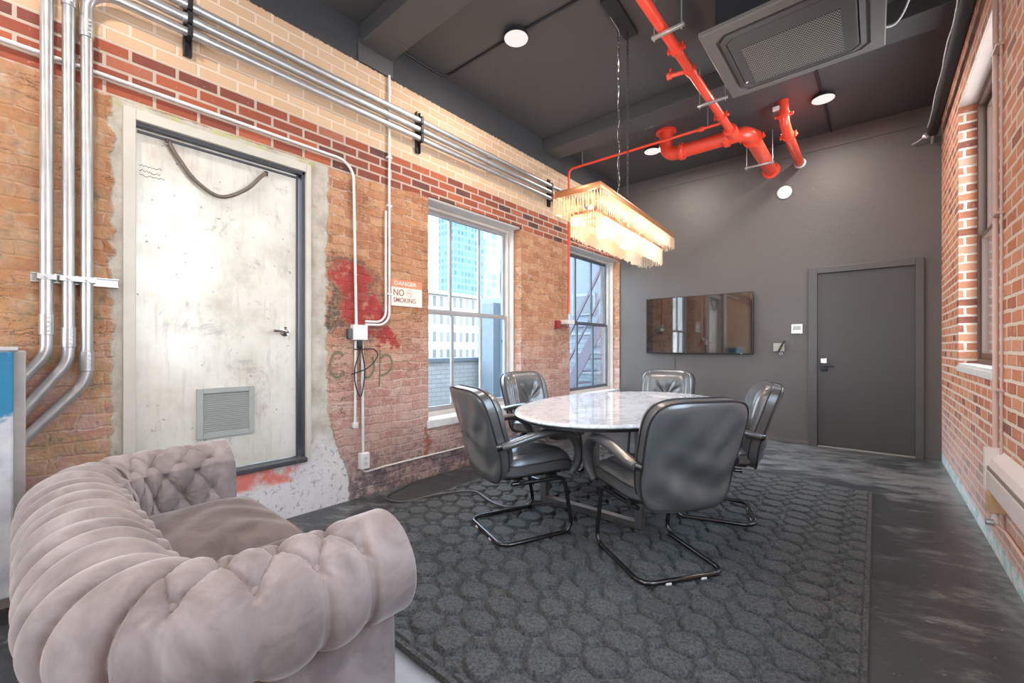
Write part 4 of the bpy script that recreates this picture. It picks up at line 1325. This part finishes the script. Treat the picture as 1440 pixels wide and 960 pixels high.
conduit('thin_conduit', [(.0088, 1.775, .235), (.0088, 1.80, .19), (.0088, 2.0, .20), (.0088, 3.4, .205)], .0085, WHITEP, 'thin white conduit running low along the brick from the outlet to the window', .05)
jb = empty('junction_box', (.03, 1.74, 1.30), label='square white junction box on the brick with black wires hanging out', cat='electrical box')
rel(MB().box((0, 1.685, 1.235), (.052, 1.805, 1.355), .005).build('box_body', WPLAST), jb)
rel(MB().box((.052, 1.69, 1.24), (.057, 1.80, 1.35), .002).build('cover_plate', WPLAST), jb)
rel(MB().box((.0, 1.65, 1.245), (.04, 1.685, 1.325), .006).build('side_fitting', DKSTEEL), jb)
wr = MB()
wr.tube(spline([(.03, 1.745, 1.24), (.04, 1.735, 1.13), (.045, 1.70, 1.02), (.05, 1.70, .90), (.05, 1.745, .80), (.05, 1.78, .98), (.045, 1.765, 1.12), (.03, 1.757, 1.24)], 8), .0048, 8)
wr.tube(spline([(.03, 1.70, 1.165), (.05, 1.76, 1.165), (.06, 1.85, 1.165), (.06, 1.885, 1.11), (.06, 1.80, 1.02), (.06, 1.66, .975)], 8), .0045, 8)
wr.box((.02, 1.725, 1.17), (.05, 1.765, 1.24), .008)
rel(wr.build('loose_wire', BLK), jb)
ou = empty('wall_outlet', (.02, 1.785, .29), label='white duplex outlet box low on the brick wall under the junction box', cat='outlet')
rel(MB().box((0, 1.748, .228), (.05, 1.825, .352), .005).build('outlet_box', WPLAST), ou)
rc = MB()
for z in (.27, .312):
    rc.lathe([(.0, .0505), (.016, .0505), (.016, .053), (.0, .053)], (0, 1.787, z), 'X', 18)
rel(rc.build('receptacle', plain('outlet_face', (.70, .69, .68), .4)), ou)
ss = MB()
for z in (.27, .312):
    for q in (-.006, .006): ss.box((.053, 1.787 + q - .0012, z - .004), (.0535, 1.787 + q + .0012, z + .006))
rel(ss.build('outlet_slot', BLK), ou)

# electrical cabinet at the left edge
cb = empty('electrical_cabinet', (.15, -.3, .6), label='grey paint-splashed metal cabinet with blue stains behind the sofa at far left', cat='cabinet')
rel(MB().box((.002, -.75, .0), (.10, .035, 1.165), .006).build('cabinet_body', plain('worn_cabinet_side', (.45, .40, .37), .6, .1, .3, 12)), cb)
rel(MB().box((.10, -.74, .12), (.30, -.002, 1.175), .008).build('cabinet_door', CAB), cb)
rel(MB().box((.002, -.76, 1.165), (.315, .012, 1.182), .004).build('cabinet_cap', plain('cap_grey', (.50, .50, .51), .5, .2)), cb)

# sign
def text_mesh(txt, size, bold=.0):
    cu = bpy.data.curves.new('t', 'FONT'); cu.body = txt; cu.size = size; cu.extrude = .0006; cu.offset = bold
    cu.align_x = 'LEFT'
    to = bpy.data.objects.new('t', cu); COL.objects.link(to)
    dg = bpy.context.evaluated_depsgraph_get(); dg.update()
    me = bpy.data.meshes.new_from_object(to.evaluated_get(dg))
    vs = [v.co.copy() for v in me.vertices]; fs = [tuple(p.vertices) for p in me.polygons]
    bpy.data.objects.remove(to); bpy.data.meshes.remove(me)
    return vs, fs
def put_text(mb, txt, y, z, w, h, x=.0115):
    vs, fs = text_mesh(txt, .1, .0012)
    x0 = min(v.x for v in vs); x1 = max(v.x for v in vs); y0 = min(v.y for v in vs); y1 = max(v.y for v in vs)
    mb.add([(x + v.z, y + (v.x - x0) / (x1 - x0) * w, z + (v.y - y0) / (y1 - y0) * h) for v in vs], fs)
sg = empty('warning_sign', (0, 2.2, 1.65), label='white and orange DANGER NO SMOKING sign on the brick beside the window', cat='sign')
Y0, Y1, Z0, Z1 = 2.045, 2.362, 1.532, 1.755
rel(MB().box((.004, Y0, Z0), (.010, Y1, Z1), .001).build('sign_board', SIGNW), sg)
rel(MB().box((.0098, Y0, 1.690), (.0108, Y1, Z1)).build('danger_band', SIGNO), sg)
t = MB(); put_text(t, 'DANGER', Y0 + .03, 1.707, .225, .034, .0114); rel(t.build('danger_text', SIGNW), sg)
t = MB(); put_text(t, 'NO', Y0 + .022, 1.618, .105, .056, .0108); put_text(t, 'SMOKING', Y0 + .022, 1.562, .225, .040, .0108); rel(t.build('smoking_text', SIGNT), sg)
rg = MB()
c_ = (Y0 + .185, 1.646)
rg.tube([(.0108, c_[0] + .028 * math.cos(a), c_[1] + .028 * math.sin(a)) for a in np.linspace(0, 2 * PI, 28, endpoint=False)], .0028, 6, closed=True, r2=.001, up=(1, 0, 0))
rg.tube([(.0108, c_[0] - .02, c_[1] + .02), (.0108, c_[0] + .02, c_[1] - .02)], .0028, 6, r2=.001, up=(1, 0, 0))
rg.box((.0105, c_[0] - .018, c_[1] - .004), (.0112, c_[0] + .014, c_[1] + .004))
rel(rg.build('smoking_symbol', SIGNR), sg)

# spray-painted letters, on the wall's own face
gr_root = empty('spray_lettering', (0, 1.8, 1.05), label='faded green-black spray letters on the brick under the junction box', cat='graffiti')
def letter(*strokes):
    gw = MB()
    for pts, w in strokes:
        P = spline(pts, 8)
        A = []
        for i, p in enumerate(P):
            T = (P[min(i + 1, len(P) - 1)] - P[max(i - 1, 0)]).normalized()
            sd = Vector((0, -T.z, T.y))
            ww = w * (.8 + .35 * random.random())
            A.append([p - sd * ww / 2, p + sd * ww / 2])
        A = np.array([[list(q) for q in r] for r in A])
        B = A.copy(); B[..., 0] -= .004
        gw.grid(A, smooth=False).grid(B, smooth=False)
    rel(gw.build('letter', GRAF), gr_root)
def yz(py, pz): return (.003, 1.50 + py, 1.06 + pz)
letter(([yz(.125, .055), yz(.095, .085), yz(.05, .065), yz(.025, .0), yz(.03, -.065), yz(.07, -.105), yz(.11, -.095), yz(.135, -.06)], .022))
letter(([yz(.275, .02), yz(.275, -.06), yz(.31, -.115), yz(.355, -.11), yz(.385, -.06), yz(.385, .0), yz(.37, .045)], .020))
letter(([yz(.445, .10), yz(.443, .0), yz(.440, -.12), yz(.435, -.20)], .014), ([yz(.448, .03), yz(.49, .055), yz(.535, .045), yz(.555, -.01), yz(.535, -.07), yz(.485, -.105), yz(.442, -.11)], .020))

# floor cord
cd = MB().tube(spline([(.012, 2.27, .03), (.045, 2.20, .012), (.10, 2.05, .009), (.15, 1.91, .009), (.23, 1.87, .009), (.33, 1.90, .009), (.405, 1.95, .020), (.50, 2.10, .042), (.60, 2.30, .042), (.68, 2.365, .042), (.80, 2.33, .042), (.95, 2.28, .042), (1.09, 2.29, .042), (1.18, 2.40, .042), (1.24, 2.52, .042), (1.40, 2.70, .042)], 8), .0075, 8)
cd.build('power_cord', CABLE, label='grey cord looping from the brick wall across the floor to the table', cat='cord')

# ------------------------------------------------------------------ back wall items
tv = empty('television', (1.175, BY, 1.5), label='wide flat dark television on the charcoal end wall', cat='television')
rel(MB().box((.458, BY - .070, 1.092), (1.888, BY - .035, 1.903), .006).build('bezel', BLK), tv)
rel(MB().box((.468, BY - .0715, 1.106), (1.878, BY - .0695, 1.893), .0004).build('screen', SCREEN), tv)
rel(MB().box((.95, BY - .036, 1.3), (1.40, BY + .001, 1.7), .004).build('wall_mount', BLKM), tv)
rel(MB().box((1.74, BY - .073, 1.096), (1.76, BY - .0712, 1.101)).build('indicator_light', WPLAST), tv)
tc = MB().tube(spline([(.86, BY - .02, 1.12), (.862, BY - .008, .95), (.868, BY - .006, .8), (.87, BY - .006, .6)], 6), .005, 8)
rel(tc.build('power_lead', WB), tv)
th = empty('thermostat', (2.352, BY, 1.405), label='white square thermostat left of the charcoal door', cat='thermostat')
rel(MB().box((2.294, BY - .026, 1.347), (2.410, BY + .001, 1.464), .006).build('thermostat_body', WPLAST), th)
rel(MB().box((2.312, BY - .0272, 1.392), (2.392, BY - .0258, 1.442)).build('display', plain('lcd_grey', (.36, .37, .36), .3)), th)
bt_ = MB()
for k in range(4): bt_.box((2.315 + .019 * k, BY - .028, 1.362), (2.329 + .019 * k, BY - .0258, 1.374), .001)
rel(bt_.build('button_row', plain('pale_buttons', (.66, .66, .65), .4)), th)
ib = empty('conduit_box', (2.165, BY, 1.18), label='small metal switch box with a dark cover and ring below the thermostat', cat='electrical box')
rel(MB().box((2.105, BY - .045, 1.128), (2.225, BY + .001, 1.232), .008).build('box_body', plain('speckled_metal', (.36, .33, .29), .5, .3, .4, 60)), ib)
rel(MB().tube([(2.165, BY - .052, 1.13), (2.20, BY - .055, 1.21), (2.228, BY - .045, 1.262)], .011, 8).build('lever_arm', BLK), ib)
rel(MB().tube([(2.185 + .014 * math.cos(a), BY - .02, 1.105 + .016 * math.sin(a)) for a in np.linspace(0, 2 * PI, 16, endpoint=False)], .004, 6, closed=True).build('hanging_ring', STEEL), ib)

# small clutter at the foot of the red branch
bx = empty('valve_box', (.10, 4.61, 1.5), label='small white box at the foot of the thin red pipe beside the far window', cat='electrical box')
rel(MB().box((.0, 4.56, 1.475), (.12, 4.72, 1.53), .006).build('box_body', WPLAST), bx)
rel(MB().lathe([(.014, -.05), (.020, -.045), (.020, .02), (.014, .025)], (.10, 4.612, 1.58), 'Z', 14).build('valve_fitting', STEEL), bx)
rel(MB().lathe([(.004, -.02), (.018, -.018), (.018, .0), (.004, .004)], (.05, 4.64, 1.45), 'Z', 12).build('cable_gland', plain('purple_cap', (.22, .06, .14), .5)), bx)
MB().box((0, 4.44, 1.42), (.05, 4.51, 1.52), .008).build('alarm_box', plain('dark_red_plastic', (.30, .03, .03), .5), label='small dark red box on the brick between the two windows', cat='alarm')

# ------------------------------------------------------------------ right wall items
blk = empty('insulated_pipe', (3.53, 4, 3.385), label='black lagged pipe along the top of the right brick wall', cat='pipe')
rel(MB().tube([(3.535, -1.5, 3.385), (3.535, 2.5, 3.385), (3.53, 6.12, 3.385)], .042, 16).build('lagging', plain('black_foam', (.022, .022, .024), .75, 0, .2, 30, .003, 60)), blk)
wv = [(3.487 + .004 * math.sin(i * 1.7), 1.0 + .2 * i, 3.40 + .006 * math.sin(i * 2.3)) for i in range(26)]
rel(MB().tube(spline(wv, 4), .006, 8).build('white_wire', WHITEP), blk)
en = MB().tube(spline([(3.50, 6.11, 3.36), (3.47, 6.15, 3.37), (3.42, 6.18, 3.345), (3.38, 6.2, 3.335)], 5), .008, 8).tube([(3.53, 6.10, 3.36), (3.53, 6.19, 3.30)], .012, 8)
en.lathe([(.015, 0), (.032, .01), (.032, .03), (.012, .04)], (3.485, 6.13, 3.375), 'Y', 12)
rel(en.build('pipe_end_fitting', STEEL), blk)
rs = empty('riser_pipe', (3.575, 3.40, 1.7), label='pinkish painted pipe rising beside the right window', cat='pipe')
rel(MB().cyl((3.588, 3.525, .56), (3.588, 3.525, CZ), .012, 14).build('pipe_tube', PINK), rs)
rel(MB().cyl((3.596, 3.43, .60), (3.596, 3.43, CZ), .006, 10).build('thin_tube', PINK), rs)
for z in (.95, 1.9, 2.8): rel(MB().box((3.574, 3.415, z - .006), (RX, 3.545, z + .006), .002).build('pipe_strap', PINK), rs)
ht = empty('baseboard_heater', (3.55, 2.6, .4), label='cream enamel baseboard heater on the right brick wall', cat='heater')
def hprof(y): return [(RX, y, .405), (RX - .052, y, .405), (RX - .052, y, .535), (RX - .040, y, .572), (RX, y, .62)]
h = MB(); A = np.array([hprof(3.50), hprof(1.2)])
h.grid(A, smooth=False); h.add(A[0], [(0, 1, 2, 3, 4)]); h.add(A[1], [(0, 1, 2, 3, 4)]); h.add([A[0][0], A[0][4], A[1][4], A[1][0]], [(0, 1, 2, 3)])
rel(h.build('heater_cover', CREAM), ht)
rel(MB().box((RX - .062, 1.2, .415), (RX - .051, 3.46, .512), .004).build('front_panel', CREAM), ht)
rel(MB().box((RX - .0575, 1.2, .515), (RX - .0515, 3.46, .534)).build('air_slot', m_slot()), ht)
rel(MB().box((RX - .066, 3.465, .397), (RX, 3.51, .63), .006).build('end_cap', CREAM), ht)
MB().box((RX - .062, 3.37, .300), (RX - .0005, 3.46, .396), .004).build('brown_board', CARD, label='tan brown block hanging under the end of the cream heater', cat='board')
vv = empty('radiator_valve', (3.56, 3.56, .16), label='small pale valve and pipe below the tan block on the right wall', cat='valve')
rel(MB().cyl((3.572, 3.42, .299), (3.572, 3.42, .22), .014, 12).build('valve_body', CREAM), vv)
rel(MB().tube([(3.572, 3.42, .23), (3.594, 3.30, .225), (3.5955, 1.2, .22)], .009, 10).build('supply_pipe', PINK), vv)
rel(MB().lathe([(.006, -.02), (.018, -.018), (.018, .01), (.006, .014)], (3.552, 3.40, .245), 'X', 12).build('valve_knob', STEEL), vv)
MB().box((RX - .035, 3.57, .49), (RX - .0005, 3.60, .60), .006).build('pipe_bracket', PINK, label='small pink bracket on the wall at the heater end', cat='bracket')

# ------------------------------------------------------------------ outside
CONC = plain('roof_concrete', (0.125, 0.14, 0.156), .8, 0, .15, 2)
m_par = m_ext_brick('painted_parapet_brick', (.29, .285, .275), (.36, .35, .34), (.24, .235, .23))
m_nb = m_ext_brick('pale_neighbour_brick', (0.135, 0.166, 0.198), (0.177, 0.208, 0.239), (0.114, 0.14, 0.172))
SMOOTHB = plain('pale_blue_render', (0.166, 0.198, 0.234), .8, 0, .08, 1.5)
MB().box((-60, -20, -.5), (-.36, 60, -.32)).build('roof_deck', plain('grey_roof', (0.0832, 0.0936, 0.109), .8, 0, .2, 1), label='flat grey roof outside below the windows', cat='roof', kind='structure')
pw = empty('parapet_wall', (-5, 4, 0), label='grey painted brick parapet outside the first window', cat='wall')
rel(MB().box((-5.2, -6, -.32), (-4.9, 7.99, .82)).build('brick_face', m_par), pw)
rel(MB().box((-5.26, -6, .82), (-4.84, 7.99, .92), .01).build('coping', CONC), pw)
nb = empty('neighbor_building', (-2, 9, 0), label='pale blue-white building standing outside right up by the windows', cat='building')
rel(MB().box((-4.9, 8.0, -.32), (-3.75, 12, 2.45), .01).build('low_block', SMOOTHB), nb)
rel(MB().box((-3.75, 7.9, 1.62), (2.5, 12, 9.0), .01).build('upper_wall', SMOOTHB), nb)
rel(MB().box((-3.74, 7.95, -.32), (2.5, 12, 1.62)).build('lower_wall', m_nb), nb)
bd = MB()
for z in (.2, .62, 1.05, 1.45): bd.box((-3.74, 7.92, z), (2.5, 7.96, z + .05))
rel(bd.build('wall_ledge', plain('pale_ledge', (0.218, 0.244, 0.27), .7)), nb)
wn = MB().box((-1.93, 7.86, 1.86), (-1.36, 7.93, 2.32), .01)
wo = rel(wn.build('window_frame', plain('pale_window_frame', (0.208, 0.234, 0.26), .6)), nb)
g_ = MB().box((-1.88, 7.85, 1.91), (-1.41, 7.87, 2.27)); gp = g_.build('window_pane', plain('dim_pane', (0.0728, 0.0936, 0.109), .2)); gp.parent = wo
pst = MB().box((-4.55, 7.75, -.32), (-4.15, 8.0, 2.3), .01); rel(pst.build('pilaster', plain('grey_pilaster', (0.135, 0.161, 0.187), .8)), nb)
rel(MB().box((-4.08, 7.97, 1.32), (-3.98, 7.995, 1.36)).build('wall_vent', BLK), nb)
# outside stair with two rails
stt = empty('fire_escape', (-1.4, 7.4, 0), label='steel outdoor stair slanting up to the right past the far window', cat='stair')
SM = plain('purple_grey_steel', (0.104, 0.0936, 0.125), .6)
def slant(y, x0, z0, x1, z1, w, t):
    m = MB(); d = Vector((x1 - x0, 0, z1 - z0)).normalized(); nn = Vector((-d.z, 0, d.x)) * w / 2
    a, b = Vector((x0, y, z0)), Vector((x1, y, z1))
    vs = [a - nn, a + nn, b + nn, b - nn]; vs = vs + [v_ + Vector((0, t, 0)) for v_ in vs]
    m.add([v_[:] for v_ in vs], [(0, 1, 2, 3), (7, 6, 5, 4), (0, 4, 5, 1), (1, 5, 6, 2), (2, 6, 7, 3), (3, 7, 4, 0)])
    return m
rel(slant(7.2, -2.0, -.32, -.3, 2.6, .20, .04).build('stringer', SM), stt)
rel(slant(7.2, -2.3, .20, -.5, 3.3, .045, .04).build('handrail', SM), stt)
rel(slant(7.2, -2.15, -.05, -.4, 2.95, .035, .04).build('mid_rail', SM), stt)
tr = MB()
for k in range(12):
    f_ = k / 12; tr.box((-2.0 + 1.7 * f_ - .02, 7.24, -.28 + 2.92 * f_), (-2.0 + 1.7 * f_ + .22, 7.75, -.25 + 2.92 * f_))
rel(tr.build('tread', SM), stt)
hr = empty('office_block', (-44, 30, 0), label='long pale stone office block with rows of windows behind the parapet', cat='building')
rel(MB().box((-60, 10, -40), (-40, 43, 8.0)).build('wall', m_facade('stone_facade', (0.239, 0.208, 0.182), (0.104, 0.109, 0.114), 1.15, 2.3, .46, .56, 'Y', (0.27, 0.25, 0.229))), hr)
rel(MB().box((-60.2, 9.8, 8.0), (-39.6, 43.2, 8.5), .05).build('cornice', plain('pale_cornice', (0.229, 0.213, 0.198), .7)), hr)
rel(MB().box((-57, 20, 8.5), (-46, 33, 10.6), .05).build('penthouse', plain('pale_penthouse', (0.229, 0.239, 0.25), .7)), hr)
tw = empty('glass_tower', (-98, 92, 0), label='tall blue glass tower seen through the upper panes of the first window', cat='skyscraper')
rel(MB().box((-97, 83, -40), (-90, 95, 75)).build('tower_face', m_facade('blue_curtain_wall', (0.0676, 0.125, 0.187), (0.0364, 0.078, 0.13), 1.4, 2.0, .74, .66, 'Y', None, .85)), tw)
rel(MB().box((-97, 95, -40), (-91, 102.5, 70)).build('tower_wing', m_facade('pale_curtain_wall', (0.125, 0.198, 0.27), (0.0884, 0.156, 0.234), 2.4, 2.6, .8, .75, 'Y', None, .85)), tw)
lt = empty('lattice_mast', (-9.4, 14.2, 0), label='blue roof mast with dark lattice bracing outside the first window', cat='mast')
rel(MB().box((-9.6, 14.2, 2.0), (-8.6, 14.9, 6.6), .02).build('mast_core', plain('mast_blue', (0.187, 0.26, 0.343), .5)), lt)
lb = MB()
for z in np.arange(2.1, 6.4, .55):
    lb.tube([(-9.6, 14.17, z), (-8.75, 14.17, z + .5)], .03, 6).tube([(-8.75, 14.17, z), (-9.6, 14.17, z + .5)], .02, 6)
lb.tube([(-9.62, 14.17, 2.0), (-9.72, 14.17, 4.0), (-9.62, 14.17, 6.6)], .04, 6)
rel(lb.build('lattice_brace', plain('dark_brace', (0.052, 0.0728, 0.104), .5)), lt)
# beyond the right window
rb = empty('brick_neighbor', (9, 6, 0), label='pale brick building beyond the right hand window', cat='building')
rel(MB().box((4.3, 12, -10), (9, 16, 5.0)).build('wall', m_ext_brick('pale_blue_brick', (0.125, 0.177, 0.229), (0.187, 0.229, 0.27), (0.239, 0.27, 0.302))), rb)
rel(MB().box((4.2, 11.9, 5.0), (9.1, 16.1, 5.2)).build('coping', CONC), rb)

# ------------------------------------------------------------------ light
wld = bpy.data.worlds.new('sky'); S.world = wld; wld.use_nodes = True
nt = wld.node_tree; nt.nodes.clear()
wo_ = nt.nodes.new('ShaderNodeOutputWorld'); bg = nt.nodes.new('ShaderNodeBackground')
tc_ = nt.nodes.new('ShaderNodeTexCoord'); sx = nt.nodes.new('ShaderNodeSeparateXYZ'); cr = nt.nodes.new('ShaderNodeValToRGB')
nt.links.new(tc_.outputs['Generated'], sx.inputs[0]); nt.links.new(sx.outputs[2], cr.inputs[0])
cr.color_ramp.elements[0].position = 0; cr.color_ramp.elements[0].color = (.86, .93, 1, 1)
cr.color_ramp.elements[1].position = .6; cr.color_ramp.elements[1].color = (.62, .80, 1, 1)
nt.links.new(cr.outputs[0], bg.inputs[0]); bg.inputs[1].default_value = 6.0
nt.links.new(bg.outputs[0], wo_.inputs[0])
# light of the visible ceiling discs, plus those added behind the camera as fill
for (x, y) in ((.885, 2.625), (.93, 5.26), (2.685, 5.265), (.89, -.05), (2.68, -.05), (.89, -2.2), (2.68, -2.2)):
    l = bpy.data.lights.new('disc_light', 'AREA'); l.shape = 'DISK'; l.size = .15; l.energy = 17.0; l.color = (1.0, .90, .82)
    o = bpy.data.objects.new('disc_light', l); COL.objects.link(o); o.location = (x, y, CZ - .062)

# ------------------------------------------------------------------ camera
cam = bpy.data.cameras.new('camera'); co_ = bpy.data.objects.new('camera', cam); COL.objects.link(co_)
cam.sensor_width = 36; cam.sensor_fit = 'HORIZONTAL'; cam.lens = 598.17 / 1440 * 36
cam.shift_y = 8.26 / 1440
cam.clip_start = .02; cam.clip_end = 500
co_.location = (3.084, 0, 1.18); co_.rotation_euler = (PI / 2, 0, math.radians(40.52))
S.camera = co_
S.view_settings.view_transform = 'Standard'
try: S.view_settings.look = 'None'
except Exception: pass
S.view_settings.gamma = 1.0
S.view_settings.use_curve_mapping = False
S.view_settings.exposure = .78
try:
    S.cycles.use_denoising = True
    S.cycles.sample_clamp_indirect = 8.0
except Exception: pass
